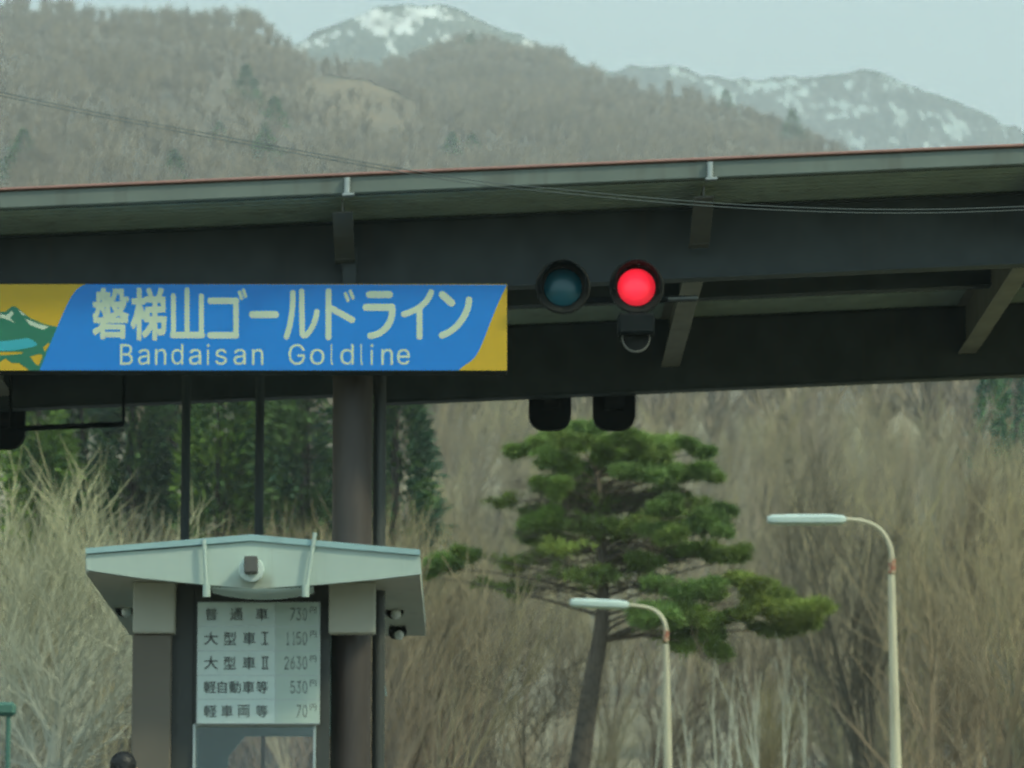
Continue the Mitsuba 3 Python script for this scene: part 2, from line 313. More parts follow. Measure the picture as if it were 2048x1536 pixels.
for rx in rafx:
    z = S0-0.004
    me = cat_([bx(rx-0.075, rx+0.075, 31.07, 35.40, rb, rb+0.014, 0.003), bx(rx-0.005, rx+0.005, 31.0, 35.40, rb+0.014, z-0.014, 0.001), bx(rx-0.075, rx+0.075, 31.07, 35.40, z-0.014, z, 0.003)])
    part(can, 'rafter', sheared(me), 'rafter_paint')
    # cantilever bracket in front of the girder
    pl = Polygon([(30.10, S0-0.02), (30.88, S0-0.02), (30.88, S0-0.30), (30.72, S0-0.30), (30.10, S0-0.10)])
    w = trimesh.creation.extrude_polygon(pl, 0.012, engine='earcut'); vv = w.vertices
    w = trimesh.Trimesh(np.stack([vv[:, 2]-0.006+rx, vv[:, 0], vv[:, 1]], 1), w.faces)
    fl = obox((rx, 30.10, S0-0.105), (rx, 30.72, S0-0.305), 0.14, 0.012)
    part(can, 'bracket', sheared(cat_([w, fl, bx(rx-0.07, rx+0.07, 30.72, 30.88, S0-0.315, S0-0.302, 0.002)])), 'bracket_paint')
    # gutter strap: bright metal pipe stub over the fascia
    gx = rx+0.035
    part(can, 'gutter_outlet', sheared(cat_([cyl((gx, 29.95, S0+0.10), (gx, 29.95, S0-0.005), 0.022), bx(gx-0.035, gx+0.05, 29.915, 29.975, S0-0.03, S0-0.008)])), 'galv', smooth=40)
xcol = X_(706, 31.0)
part(can, 'column', cyl((xcol, 31.0, GZ), (xcol, 31.0, soff(xcol)-0.51), 0.139, 40), 'steel_brown', smooth=40, label='round brown steel column left of the traffic signals')
part(can, 'column_head', cat_([bx(xcol-0.16, xcol+0.16, 30.84, 31.16, soff(xcol)-0.518, soff(xcol)-0.500), bx(X_(698, 30.86)-0.055, X_(698, 30.86)+0.055, 30.84, 30.9, soff(xcol)-0.5, soff(xcol)-0.20, 0.01)]), 'steel_dark')
xd = X_(760, 31.1)
part(can, 'downpipe', cyl((xd, 31.12, GZ), (xd, 31.12, soff(xd)-0.5), 0.045, 16), 'booth_dark', smooth=40)
for cx in (rafx[1], rafx[6]):
    part(can, 'column', cyl((cx, 31.0, GZ-0.3), (cx, 31.0, soff(cx)-0.51), 0.139, 32), 'steel_brown', smooth=40)
for pxx in (374, 521):
    xx = X_(pxx, 33.0)
    single('steel_pole', cat_([cyl((xx, 33.0, Z_(1098, 33.0)-0.25), (xx, 33.0, soff(xx)-0.01), 0.034, 14), cyl((xx, 33.0, soff(xx)-0.2), (xx, 33.0, soff(xx)-0.012), 0.06, 14)]), 'steel_dark',
           'thin dark steel pole under the canopy, '+('left of the booth roof peak' if pxx < 400 else 'at the booth roof peak'), 'pole', 'thin poles between booth roof and canopy', smooth=40)
# hanging pipe frame at the left
fr = [at(20, 858, 34.6), at(247, 848, 34.6)]
single('pipe_bracket', cat_([cyl(fr[0], fr[1], 0.022, 12), cyl(fr[1], (fr[1][0], 34.6, soff(fr[1][0])), 0.013, 10), cyl(fr[0], (fr[0][0], 34.6, soff(fr[0][0])), 0.013, 10)]), 'black_plastic', 'thin dark pipe bracket hanging under the canopy at the left edge', 'bracket', smooth=40)

# ------------------------------------------------------------------ name sign
YS = 30.42
sg = thing('gate_sign', 'wide blue and yellow sign with Japanese and roman lettering hung on the canopy', 'sign')
SL, SR, ST, SBt = -190, 1015, 567.5, 742
def R(x0, y0, x1, y1): return Polygon([(x0, y0), (x1, y0), (x1, y1), (x0, y1)])
def sheet(poly, k, name, mat, label=None, parent=None):
    return part(parent or sg, name, extr(px2(poly, YS), YS-0.0025*k, 0.0025), mat, label=label)
a, b = at(SL, SBt, YS), at(SR, ST, YS)
part(sg, 'sign_box', bx(a[0], b[0], YS+0.001, YS+0.17, a[2], b[2], 0.008), 'signal_grey')
part(sg, 'sign_face', extr(px2(R(SL+1, ST+1, SR-1, SBt-1), YS), YS-0.003, 0.003), 'sign_yellow')
for px in (-120, 165, 410, 800, 990):
    x = X_(px, 30.6); part(sg, 'hanger', bx(x-0.03, x+0.03, YS+0.171, 30.97, b[2]-0.16, b[2]-0.08, 0.003), 'steel_dark')
left = smoothline([(172, 568.5), (155, 578), (137, 604), (115, 653), (95, 702), (79, 741)], 4)
right = smoothline([(1014, 570), (982, 642), (958.4, 700.6), (939.7, 724), (917, 741)], 4)
sheet(Polygon(np.vstack([right, left[::-1]])), 2, 'blue_field', 'sign_blue')
mt = [(-190, 700), (-190, 668), (-150, 655), (-110, 640), (-80, 622), (-55, 606), (-45, 612), (-30, 626), (-12, 620), (0, 624), (11, 624), (24, 613), (33, 614), (44, 624), (62, 637.5), (88, 648.5), (115, 654)]
mtn = Polygon(mt+[(x, y) for x, y in left if y > 654]+[(60, 741), (-190, 741)])
yel = [Polygon([(-190, 703), (48, 704), (42, 708), (13, 710.5), (-190, 712)]), Polygon(smoothline([(62, 713), (85, 711), (80, 725), (75, 731), (64, 719), (62, 713)], 4)), Polygon([(-40, 741), (-10, 730), (11, 717), (24, 726), (38, 726), (55, 737.5), (58, 741)]), Polygon([(86, 695), (97, 686), (100, 688), (90, 704)]), Polygon([(-190, 741), (-150, 728), (-90, 735), (-80, 741)])]
mtn = mtn.difference(unary_union([p.buffer(0) for p in yel]))
mk = sheet(mtn, 3, 'mountain_picture', 'sign_green', 'green mountain with white snow and a light blue lake')
sheet(Polygon(smoothline([(-190, 690), (-100, 684), (0, 683), (48, 677.5), (64, 680), (73, 687), (66, 694), (26, 701.5), (0, 702), (-100, 703), (-190, 704)], 4)), 4, 'lake', 'sign_lake', parent=mk)
sn = [[(0, 628), (13, 631), (24, 622), (28, 627), (20, 637), (31, 646), (16, 640), (8, 637), (0, 636)], [(37, 620), (47, 627), (52, 632), (44, 630)], [(50, 638), (62, 642), (77, 649), (98, 654), (86, 660), (75, 656), (60, 650)], [(-40, 620), (-30, 632), (-14, 626), (-5, 634), (-25, 640), (-34, 634)], [(-75, 628), (-60, 618), (-56, 628), (-66, 640), (-90, 650)]]
sheet(unary_union([Polygon(p).buffer(0).intersection(mtn) for p in sn]), 4, 'snow', 'sign_white', parent=mk)
GLYPH = {'磐':[[[0,22,1,25,22,35,38,47,4,49,4,60,6,62,1,66,1,70,11,79,16,94,2,95,2,108,16,108,17,138,33,138,38,150,51,149,53,146,50,138,71,137,72,119,82,126,85,135,86,147,128,147,129,124,149,123,150,112,123,111,118,113,115,117,114,134,99,134,98,127,94,118,83,109,134,109,139,107,138,100,134,93,122,80,150,72,144,64,146,61,146,48,58,48,54,43,133,41,135,39,134,1,119,1,117,6,49,6,48,0,34,0,32,24,10,12,7,13],[108,70,87,61,130,62],[49,29,49,19,118,19,117,29],[97,95,103,89,108,87,117,95],[71,74,86,76,93,80,87,85,81,95,76,97,76,107,71,112],[64,62,74,61,74,63,70,69,69,65],[44,94,53,82,46,74,56,74,56,94],[46,124,54,114,54,112,50,108,56,108,56,125],[15,62,47,62,43,71,44,75,30,91,23,71],[30,108,42,108,39,114,33,119,34,125,30,125],[30,92,31,91,34,94,30,95]]],'梯':[[[0,44,1,49,13,70,24,102,23,105,4,105,3,118,26,120,27,150,41,149,42,119,57,119,58,124,77,125,74,133,68,143,69,146,76,149,81,149,94,124,111,125,123,150,138,146,128,125,145,123,145,82,110,81,109,68,150,66,147,29,144,20,140,16,119,14,114,26,114,29,116,30,129,29,131,30,133,36,134,53,110,53,108,0,94,0,94,38,72,16,63,10,56,8,48,20,67,32,86,53,59,53,60,71,52,61,49,61,42,75,41,74,40,0,26,1,26,63,24,63,19,48,10,33,6,34,4,40],[109,96,130,95,130,109,110,110],[42,100,60,73,62,76,63,94,94,95,94,110,58,111,57,105,41,104],[77,81,75,67,94,67,94,80]]],'普':[[[0,89,28,90,24,101,17,111,19,116,9,117,9,129,38,130,30,142,30,146,44,150,53,139,56,130,93,130,103,149,108,150,120,146,120,142,113,133,113,130,142,130,142,117,132,116,133,112,120,90,149,90,150,77,1,76],[99,116,98,90,105,90,104,94,117,116],[67,116,66,90,83,90,83,116],[32,115,44,97,44,92,42,90,50,90,51,116]],[[22,68,24,70,129,69,129,2,113,1,112,6,39,6,37,0,23,0],[39,32,39,20,112,20,112,30,111,32],[39,56,39,44,112,45,112,56]]],'通':[[[0,11,10,24,23,33,22,76,2,77,1,92,38,92,38,33,50,24,51,112,86,113,65,124,72,135,52,136,52,149,133,150,142,143,142,141,132,131,113,118,120,113,142,112,142,34,140,28,134,24,112,23,108,36,126,37,126,50,104,51,103,24,89,24,88,50,66,51,66,24,55,22,75,17,110,17,149,20,150,16,145,3,64,3,43,11,32,21,26,18,11,0,6,2],[103,66,105,64,126,64,126,75,103,75],[103,90,126,89,126,99,103,99],[77,136,98,125,112,135],[66,90,88,89,88,99,66,99],[67,65,88,64,88,75,66,75]],[[4,139,10,146,17,148,43,121,43,117,34,109,31,109]]],'車':[[[0,24,0,38,66,39,65,48,16,49,16,112,65,113,66,120,5,121,5,135,65,135,66,148,68,150,82,150,84,135,146,134,145,121,83,120,84,113,134,113,134,48,84,48,83,39,150,38,150,24,84,23,83,2,81,0,68,0,66,2,65,23],[83,63,117,62,117,74,84,74],[83,88,117,87,117,98,84,99],[33,63,65,62,66,74,33,74],[33,88,65,87,66,98,33,99]]],'大':[[[0,11,0,14,23,26,41,43,56,69,61,85,60,89,3,89,3,104,65,105,68,150,84,149,82,105,148,104,147,89,88,88,97,66,112,43,131,25,150,15,150,12,140,0,120,11,101,29,89,45,76,72,61,41,38,16,12,0,10,0]]],'型':[[[0,0,0,16,68,16,67,32,16,33,17,48,67,48,68,58,55,60,54,95,38,95,30,72,24,64,13,55,10,55,2,64,2,67,16,80,21,91,21,95,3,95,3,110,23,111,23,129,9,129,8,144,85,144,85,129,70,129,70,111,87,111,89,109,89,96,70,95,70,67,84,65,85,48,133,48,134,33,85,32,84,16,150,16,150,0],[55,128,39,129,39,111,54,111]],[[102,68,103,72,124,72,126,74,126,150,140,150,140,64,131,58,107,57]],[[95,142,110,141,109,82,95,82]]],'軽':[[[0,29,1,42,29,43,29,51,5,52,5,110,29,111,29,118,3,118,3,133,29,133,30,150,44,149,45,133,70,133,71,142,136,142,142,139,142,134,135,117,120,95,122,92,133,86,150,80,150,77,143,67,140,66,126,72,108,84,74,66,71,66,69,69,68,51,44,51,44,43,71,42,72,29,44,27,43,0,29,0,29,27],[93,126,102,110,107,106,117,116,122,127],[68,111,69,81,87,89,95,95,83,113,76,127,71,127,70,118,44,118,44,111],[43,65,55,64,55,74,43,74],[44,98,43,87,55,87,55,98],[18,65,30,64,30,74,18,74],[18,88,30,87,30,97,18,98]],[[63,18,99,19,99,42,74,42,73,56,99,56,100,77,115,76,115,56,141,56,140,42,115,42,115,19,148,19,147,4,64,4]]],'自':[[[0,127,53,128,62,150,82,149,86,147,77,128,150,128,150,1,129,1,128,9,22,9,21,0,0,1],[21,59,128,58,129,77,22,78],[21,95,23,93,128,93,129,112,22,112],[22,43,21,25,23,24,129,24,128,43]]],'動':[[[0,111,0,123,35,124,34,130,5,129,2,142,47,145,74,150,83,138,76,135,51,132,50,125,85,123,86,114,98,113,100,115,100,149,115,149,116,114,150,112,147,30,144,14,140,7,131,2,107,2,102,15,103,17,126,17,129,21,133,53,133,99,114,97,112,68,103,35,92,16,77,1,73,0,63,10,64,14,2,7,0,21,35,24,34,34,4,36,5,47,35,48,34,53,5,53,5,105,34,105,35,110],[51,52,51,47,82,47,83,35,84,35,94,58,98,81,99,98,83,98,82,53],[51,27,80,29,84,34,52,35,50,33],[51,111,51,105,80,105,79,111],[51,92,51,85,67,85,67,93],[67,72,51,73,50,66,67,65],[18,66,34,65,35,73,19,73],[19,92,19,85,35,85,34,93]]],'等':[[[0,110,14,127,26,150,39,146,37,135,76,135,77,130,88,150,102,146,99,135,148,135,147,122,117,121,123,108,113,102,134,102,134,88,84,87,85,78,150,77,149,64,116,63,117,54,144,54,146,52,146,40,117,39,115,9,112,3,100,0,79,0,74,11,74,15,99,15,99,39,50,39,50,37,57,32,70,19,69,15,58,8,46,21,31,32,31,36,33,39,9,39,8,53,99,54,99,63,3,64,3,77,68,79,67,88,19,88,19,102,68,102,68,109,63,113,63,115,69,121,50,121,52,108,42,104,38,104,32,122,28,121,21,110,13,102],[84,112,84,102,110,102,99,122,90,121]]],'両':[[[0,134,1,150,150,150,150,133,83,132,83,114,143,114,143,10,141,5,128,0,106,0,100,13,101,16,125,16,127,18,127,98,83,97,83,47,98,47,98,84,100,86,114,85,114,31,36,31,36,87,51,86,51,47,66,47,66,97,26,98,25,1,9,0,8,113,66,114,66,132]]],'円':[[[0,1,1,150,149,150,150,17,149,11,145,4,128,0,106,0,101,14,102,17,131,17,131,70,19,70,19,2,18,0],[83,88,131,87,131,133,83,133],[19,88,65,87,65,133,19,133]]]}
def glyph(ch, x0, y0, x1, y1):
    """The outline of a character as a polygon in picture points filling the given box."""
    ps = []
    for rings in GLYPH[ch]:
        rr = [[(x0+(x1-x0)*r[i]/150, y1-(y1-y0)*r[i+1]/150) for i in range(0, len(r), 2)] for r in rings]
        ps.append(Polygon(rr[0], rr[1:]).buffer(0))
    return unary_union(ps)
jp = [([(347, 592), (347, 670)], 10), ([(374.2, 580), (374.2, 668)], 10), ([(402.8, 592), (402.8, 670)], 10), ([(346, 670.5), (404, 670.5)], 13),
      ([(421, 602), (472, 602)], 13), ([(472, 602), (472, 671)], 11), ([(421, 671), (472, 671)], 13), ([(479, 585), (483, 597)], 7), ([(487, 581), (491, 593)], 7),
      ([(505, 629.5), (551, 629.5)], 14),
      (smoothline([(585.8, 586), (583, 632), (573, 674)]), 11), ([(603.4, 583), (604.5, 667)], 11), (smoothline([(605, 669), (614, 669), (626, 651), (633.8, 624)]), 11),
      ([(657.3, 583), (656.8, 675)], 12), ([(663, 617.4), (704, 640)], 13), ([(691, 588), (696, 601)], 7), ([(701, 583), (706, 596)], 7),
      ([(739, 589.5), (779, 589.5)], 14), ([(732, 615), (782, 615)], 14), (smoothline([(784, 614), (782, 638), (768, 660), (741, 672)]), 13),
      (smoothline([(862, 585), (844, 611), (808, 629)]), 12), ([(839, 616), (839, 674)], 12),
      ([(885, 590), (903, 606)], 15), (smoothline([(938, 600), (932, 625), (914, 652), (884, 671)]), 13)]
let = unary_union([strokes(jp, YS), px2(glyph('磐', 186, 577, 257, 678).buffer(1.1), YS), px2(glyph('梯', 263, 577, 332, 680).buffer(1.5), YS)])
chars = [(180, 260), (260, 338), (340, 412), (414, 496), (497, 560), (563, 640), (648, 712), (722, 795), (800, 870), (874, 950)]
for x0, x1 in chars:
    w_ = sbox(X_(x0, YS), -5, X_(x1, YS), 20); part(sg, 'character', extr(let.intersection(w_), YS-0.0085, 0.003), 'sign_white')
roman = []
for ch, x0, x1 in [('B', 240, 266), ('a', 276, 300), ('n', 310, 333), ('d', 342.6, 367), ('a', 378, 403), ('i', 413.5, 419), ('s', 430.7, 454), ('a', 467, 492), ('n', 504, 527), ('G', 577, 610), ('o', 620, 649), ('l', 661.5, 666.5), ('d', 680.7, 707.7), ('l', 721, 726), ('i', 741, 746.5), ('n', 762.7, 786), ('e', 794, 820)]:
    g = meshkit.text_mesh(ch, 1.0, 0.002); lo, hi = g.bounds
    up = 688.5 if ch in 'BdilG' else 698.5
    p0, p1 = at(x0, 730, YS), at(x1, up, YS)
    vv = (g.vertices-lo)/(hi-lo)
    rl_ = (trimesh.Trimesh(np.stack([p0[0]+vv[:, 0]*(p1[0]-p0[0]), YS-0.0055-0.003*vv[:, 2], p0[2]+vv[:, 1]*(p1[2]-p0[2])], 1), g.faces[:, ::-1]))
    rl_.fix_normals(); part(sg, 'letter', rl_, 'sign_white')

# ------------------------------------------------------------------ traffic signals
def signal(name, px, py, Y, lens_mat, label, lit=False):
    t = thing(name, label, 'traffic light', 'round signals on the canopy beam')
    c = at(px, py, Y); r = 0.132; ro = 0.19
    part(t, 'housing', lathe([(0, 0.13), (0.10, 0.13), (0.165, 0.05), (ro, 0.0), (ro, -0.012), (ro-0.012, -0.02), (r+0.012, -0.004), (r+0.005, 0.006), (r, 0.02), (0, 0.02)], c, (0, 1, 0)), 'signal_grey', smooth=30)
    L = lathe([(0.0, -0.022), (0.04, -0.02), (0.08, -0.012), (0.11, -0.001), (r-0.002, 0.012)], c, (0, 1, 0)); L.invert() if L.face_normals[:, 1].mean() > 0 else None
    k = part(t, 'lens', L, lens_mat, smooth=True, uv=(L.vertices[:, [0, 2]]-[c[0], c[2]])/0.3+0.5, label='glowing red lens' if lit else 'dark green lens')
    if lit:
        def glow(p, n, uv):
            u, v = uv.x-0.5, uv.y-0.5
            d = dr.sqrt(dr.square(u+0.03)+dr.square(v-0.04))*0.3/r
            return mi.Color3f(0.27, 0.0055, 0.012)*(1.25-0.85*smoothstep(0.25, 1.1, d))
        scene[k]['emitter'] = {'type': 'area', 'radiance': proc(glow)}
    th = np.linspace(math.radians(-20), math.radians(200), 26); rv = r+0.022
    ring = np.array([(math.cos(a)*rv, math.sin(a)*rv) for a in th])
    fr_ = np.array([-0.19 if 0 < i < 25 else -0.10 for i in range(26)])*(0.55+0.45*np.clip(np.sin(th), 0, 1))
    o = np.concatenate([np.stack([c[0]+ring[:, 0]*k_, np.full(26, c[1])+(0 if e == 0 else 0)+(fr_ if e else 0.0), c[2]+ring[:, 1]*k_], 1) for k_ in (1.0, 1.035) for e in (0, 1)])
    f = []
    for i in range(25):
        for A, B in ((0, 26), (78, 52), (26, 78)): f += [[A+i, A+i+1, B+i+1], [A+i, B+i+1, B+i]]
    part(t, 'visor', trimesh.Trimesh(o, f, process=False), 'black_plastic')
    zt = soff(c[0])
    part(t, 'arm', cat_([bx(c[0]-0.03, c[0]+0.03, Y+0.12, Y+0.20, c[2]-0.05, c[2]+0.12, 0.006), obox((c[0], Y+0.16, c[2]+0.08), (c[0], 30.90, c[2]+0.08), 0.05, 0.05)]), 'steel_dark')
    return c
cg = signal('traffic_signal', 1126, 574, 30.35, 'lens_green', 'unlit dark green round signal light right of the sign')
cr = signal('traffic_signal', 1273, 574, 30.35, 'lens_red', 'lit red round signal light on the canopy beam', True)
t = thing('signal_bar', 'thin horizontal steel bar that carries the two round signals', 'bar')
part(t, 'bar', obox(at(1120, 602, 30.5), at(1395, 597, 30.5), 0.03, 0.04), 'black_plastic'); part(t, 'clamp', obox(at(1335, 599, 30.45), at(1396, 597, 30.45), 0.06, 0.022), 'steel_dark', label='grey metal clamp')
t = thing('downlight', 'small dark hooded lamp below the red signal', 'lamp')
c = at(1272, 668, 30.4)
part(t, 'hood', bx(c[0]-0.125, c[0]+0.125, 30.3, 30.5, c[2]-0.01, c[2]+0.13, 0.015), 'black_plastic')
part(t, 'dish', lathe([(0.0, 0.05), (0.07, 0.045), (0.088, 0.0), (0.0, 0.0)], (c[0], 30.4, c[2]-0.03), (0, 1, 0)), 'signal_grey', smooth=30)
part(t, 'rim', lathe([(0.088, 0.02), (0.088, -0.02), (0.099, -0.02), (0.099, 0.02), (0.088, 0.02)], (c[0], 30.4, c[2]-0.03), (0, 1, 0)), 'bracket_paint', smooth=30)
part(t, 'stem', bx(c[0]-0.02, c[0]+0.02, 30.40, 30.44, c[2]+0.13, c[2]+0.2, 0.002), 'black_plastic')
def rear_signal(px, label, y0=780, y1=858, w=43):
    Y = 35.72; t = thing('lane_signal', label, 'traffic light', 'rounded dark signals seen from behind')
    x = X_(px, Y); hw = w*Y/F; zb = Z_(y1, Y); zt = zb+0.62
    pl = unary_union([sbox(x-hw, zb+hw, x+hw, zt), sbox(x-hw, zb, x+hw, zb+2*hw).buffer(-hw*0.72).buffer(hw*0.72)]).buffer(0)
    part(t, 'housing', extr(pl, Y, 0.12), 'black_plastic'); part(t, 'back_box', bx(x-hw*0.5, x+hw*0.5, Y-0.05, Y-0.001, zb+0.9*hw, zb+1.7*hw, 0.01), 'black_plastic')
    part(t, 'badge', bx(x-0.05, x+0.05, Y-0.056, Y-0.051, zb+1.15*hw, zb+1.3*hw, 0.002), 'signal_grey')
    part(t, 'visor', lathe([(hw*0.8, 0.0), (hw*0.8, 0.18), (hw*0.76, 0.18), (hw*0.76, 0.0)], (x, Y+0.122, zb+hw), (0, 1, 0)), 'black_plastic', smooth=30)
    part(t, 'hanger', cyl((x, Y+0.06, zt-0.01), (x, Y+0.06, soff(x)-0.002), 0.025, 12), 'black_plastic', smooth=40)
rear_signal(1100, 'dark round-bottomed signal under the canopy edge, just above the left side of the pine top')
rear_signal(1228, 'dark round-bottomed signal under the canopy edge, just above the middle of the pine top')
rear_signal(8, 'dark round-bottomed signal under the canopy at the left edge, beside the pipe bracket', 760, 897, 44)

# ------------------------------------------------------------------ toll booth
YB = 30.0
_sx, _sz = X_(506, YB), Z_(1172, YB)
def fascia_fn(p, n, uv):
    g = fbm(p.x*2.0, p.y*2.0, p.z*1.2, 3); f_ = fbm(p.x*14, 2.0, p.z*5, 3)
    d = dr.sqrt(dr.square((p.x-_sx)/0.17)+dr.square((p.z-_sz)/0.10))+(f_-0.5)*0.8
    run = smoothstep(0.58, 0.85, fbm(p.x*22, 1.0, p.z*1.1, 3))*0.16
    return mix(mix(mi.Color3f(0.50, 0.60, 0.54)*(1+0.12*(g-0.5)), (0.30, 0.29, 0.20), (1-smoothstep(0.3, 1.2, d))*0.55), (0.24, 0.23, 0.17), run)
M('fascia_white', principled(proc(fascia_fn), 0.45))
bo = thing('toll_booth', 'pale green roofed toll booth with beige boxes and brown walls', 'toll booth')
top = [(172, 1109), (330, 1098), (503, 1083), (680, 1097), (840, 1112)]
topb = [(172, 1097), (503, 1069.5), (840, 1100)]
bot = [(842, 1148), (740, 1160), (626, 1170)]
botl = [(388, 1167), (280, 1156), (174, 1140)]
mid = [(505, 1176)]
fas = Polygon(top+bot+[(505, 1178)]+botl)
part(bo, 'fascia', extr(px2(fas, YB), YB, 0.05), 'fascia_white')
part(bo, 'roof_trim', extr(px2(Polygon(topb+[(840, 1111), (503, 1082), (172, 1108)]), YB), YB-0.025, 0.09), 'booth_blue', label='pale blue trim along the roof top')
# curved lower lip of the fascia
lip = []
for k in range(9):
    a = math.radians(-5+k*11); lip.append((0.04-0.0+0.16*math.sin(a)*0.9, -0.10*math.sin(a)*0.0-0.115*(1-math.cos(a))))
def lipmesh():
    xs = np.linspace(423, 627, 25); rows = []
    for x in xs:
        s = 1-((x-525)/102)**2
        z0 = 1173+4*s; z1 = 1181+13*s
        for k in range(7):
            u = k/6; p = at(x, z0+(z1-z0)*math.sin(u*math.pi/2), YB); rows.append((p[0], YB+0.004+0.16*(1-math.cos(u*math.pi/2)), p[2]))
    n = 7; i, j = np.meshgrid(np.arange(24), np.arange(6), indexing='ij')
    qd = np.stack([i*n+j, (i+1)*n+j, (i+1)*n+j+1, i*n+j+1], -1).reshape(-1, 4)
    return trimesh.Trimesh(np.array(rows), np.vstack([qd[:, [0, 1, 2]], qd[:, [0, 2, 3]]]), process=False)
part(bo, 'fascia_lip', lipmesh(), 'booth_white', smooth=True)
zs = Z_(1144, YB)
xl, xr = X_(176, YB), X_(841, YB)
YR = 34.1
# roof body: soffit with a hole for the column
hole = Point(xcol, 31.0).buffer(0.145)
sf = trimesh.creation.extrude_polygon(sbox(xl, YB+0.052, xr, YR).difference(hole), 0.05, engine='earcut'); sf.apply_translation([0, 0, zs])
part(bo, 'soffit', sf, 'booth_beige')
def roofslab(x0, z0, x1, z1):
    p = Polygon([(x0, z0-0.035), (x1, z1-0.035), (x1, z1), (x0, z0)]); return extr(p, YB+0.07, YR-YB)
e0, ap, e1 = at(172, 1097, YB), at(503, 1071, YB), at(840, 1100, YB)
part(bo, 'roof', cat_([roofslab(e0[0]+0.02, e0[2]-0.01, ap[0]-0.001, ap[2]-0.01), roofslab(ap[0]+0.001, ap[2]-0.01, e1[0]-0.02, e1[2]-0.01)]).difference(cyl((xcol, 31.0, 3), (xcol, 31.0, 9), 0.145, 32)) if False else cat_([roofslab(e0[0]+0.02, e0[2]-0.01, ap[0]-0.001, ap[2]-0.01), roofslab(ap[0]+0.001, ap[2]-0.01, e1[0]-0.02, e1[2]-0.01)]), 'booth_blue')
part(bo, 'roof_side', bx(xl+0.002, xl+0.03, YB+0.055, YR, zs+0.052, zs+0.14, 0.003), 'booth_white')
part(bo, 'roof_side', bx(xr-0.03, xr-0.002, YB+0.055, YR, zs+0.052, zs+0.14, 0.003), 'booth_white')
YF = 30.55
for x0, x1 in ((265, 350), (657, 751)):
    a_, b_ = at(x0, 1266, YF), at(x1, 1160, YF)
    part(bo, 'shutter_box', bx(a_[0], b_[0], YF, YF+0.14 if x0 > 500 else YF+0.5, a_[2], zs-0.002, 0.01), 'booth_beige')
xw0, xw1 = X_(273, YF+0.05), X_(350, YF+0.05)
zb_ = at(300, 1266, YF)[2]
part(bo, 'side_panel', bx(xw0, xw1, YF+0.05, YF+0.4, IZ, zb_-0.002, 0.008), 'booth_brown')
# cabin: front wall around the window, dark head wall, rear wall with a round-cornered opening
xa, xb = X_(350, 30.7), X_(664, 30.7); wa, wb = X_(394, 30.7), X_(638, 30.7)
zt_, zw0, zw1 = zs-0.002, IZ+1.0, Z_(1448, 30.7)
part(bo, 'front_wall', cat_([bx(xa, wa, 30.7, 30.78, IZ, zt_, 0.003), bx(wb, xb, 30.7, 30.78, IZ, zt_, 0.003), bx(wa+0.001, wb-0.001, 30.7, 30.78, zw1, zt_, 0.003), bx(wa+0.001, wb-0.001, 30.7, 30.78, IZ, zw0, 0.003)]), 'booth_dark')
k = part(bo, 'window', cat_([bx(wa+0.002, wa+0.022, 30.67, 30.72, zw0+0.002, zw1-0.002, 0.003), bx(wb-0.022, wb-0.002, 30.67, 30.72, zw0+0.002, zw1-0.002, 0.003), bx(wa+0.023, wb-0.023, 30.67, 30.72, zw1-0.022, zw1-0.002, 0.003), bx(wa+0.023, wb-0.023, 30.67, 30.72, zw0+0.002, zw0+0.03, 0.003)]), 'alu')
g = sbox(wa+0.024, zw0+0.03, wb-0.024, zw1-0.024)
gv = np.array([(x, 30.71, z) for x, z in [(wa+0.024, zw0+0.032), (wb-0.024, zw0+0.032), (wb-0.024, zw1-0.024), (wa+0.024, zw1-0.024)]])
part(k, 'pane', trimesh.Trimesh(gv, [[0, 1, 2], [0, 2, 3]], process=False), 'glass')
YW = 33.4
ra, rb_ = at(455, 1640, YW), at(720, 1472, YW)
op = sbox(ra[0], ra[2], rb_[0], rb_[2]).difference(Polygon([(ra[0], rb_[2]), (ra[0]+0.125, rb_[2]), (ra[0], rb_[2]-0.15)])).buffer(-0.02).buffer(0.02)
x1w = X_(772, YW)
rw = sbox(xa-0.02, IZ, X_(700, 33.4), zt_).difference(op)
part(bo, 'rear_wall', extr(rw, YW, 0.06), 'booth_grey')
mx = X_(533, YW); part(bo, 'mullion', bx(mx-0.017, mx+0.017, YW+0.01, YW+0.05, ra[2]+0.002, rb_[2]-0.002, 0.003), 'booth_brown')
part(bo, 'side_wall', bx(xa-0.02, xa+0.03, 30.782, YW-0.001, IZ, zt_, 0.003), 'booth_grey')
# glazed right side: low wall, posts and head
xs1 = xb-0.03
part(bo, 'side_wall', cat_([bx(xs1, xb, 30.782, YW-0.001, IZ, IZ+0.95, 0.003), bx(xs1, xb, 30.782, YW-0.001, zt_-0.35, zt_, 0.003), bx(xs1, xb, 32.0, 32.08, IZ+0.951, zt_-0.351, 0.003)]), 'booth_grey')
# pale downpipe behind the right side
pp = [at(757, 1205, 33.6), at(758, 1300, 33.6), at(763, 1360, 33.6), at(769, 1392, 33.6)]
part(bo, 'eave_pipe', tubem(pp, 0.022, 10), 'booth_white', smooth=40)
def floodlight(px, py, Y, zz):
    c = at(px, py, Y)
    k = part(bo, 'eave_lamp', cat_([lathe([(0, 0.09), (0.04, 0.085), (0.066, 0.03), (0.07, 0.0), (0.064, 0.0), (0.04, 0.04), (0, 0.05)], c, np.array([-0.1, 0.75, 0.65])), cyl((c[0], c[1]+0.05, c[2]), (c[0], c[1]+0.05, zs-0.001), 0.012, 8)]), 'signal_grey', smooth=30)
    s_ = trimesh.creation.icosphere(2, 0.036); s_.apply_translation(c+np.array([0.012, -0.03, -0.026])); part(k, 'bulb', s_, 'bulb_white', smooth=True)
for px, py, Y in ((250, 1218, 32.2), (789, 1222, 32.3), (795, 1264, 33.4)): floodlight(px, py, Y, 0)
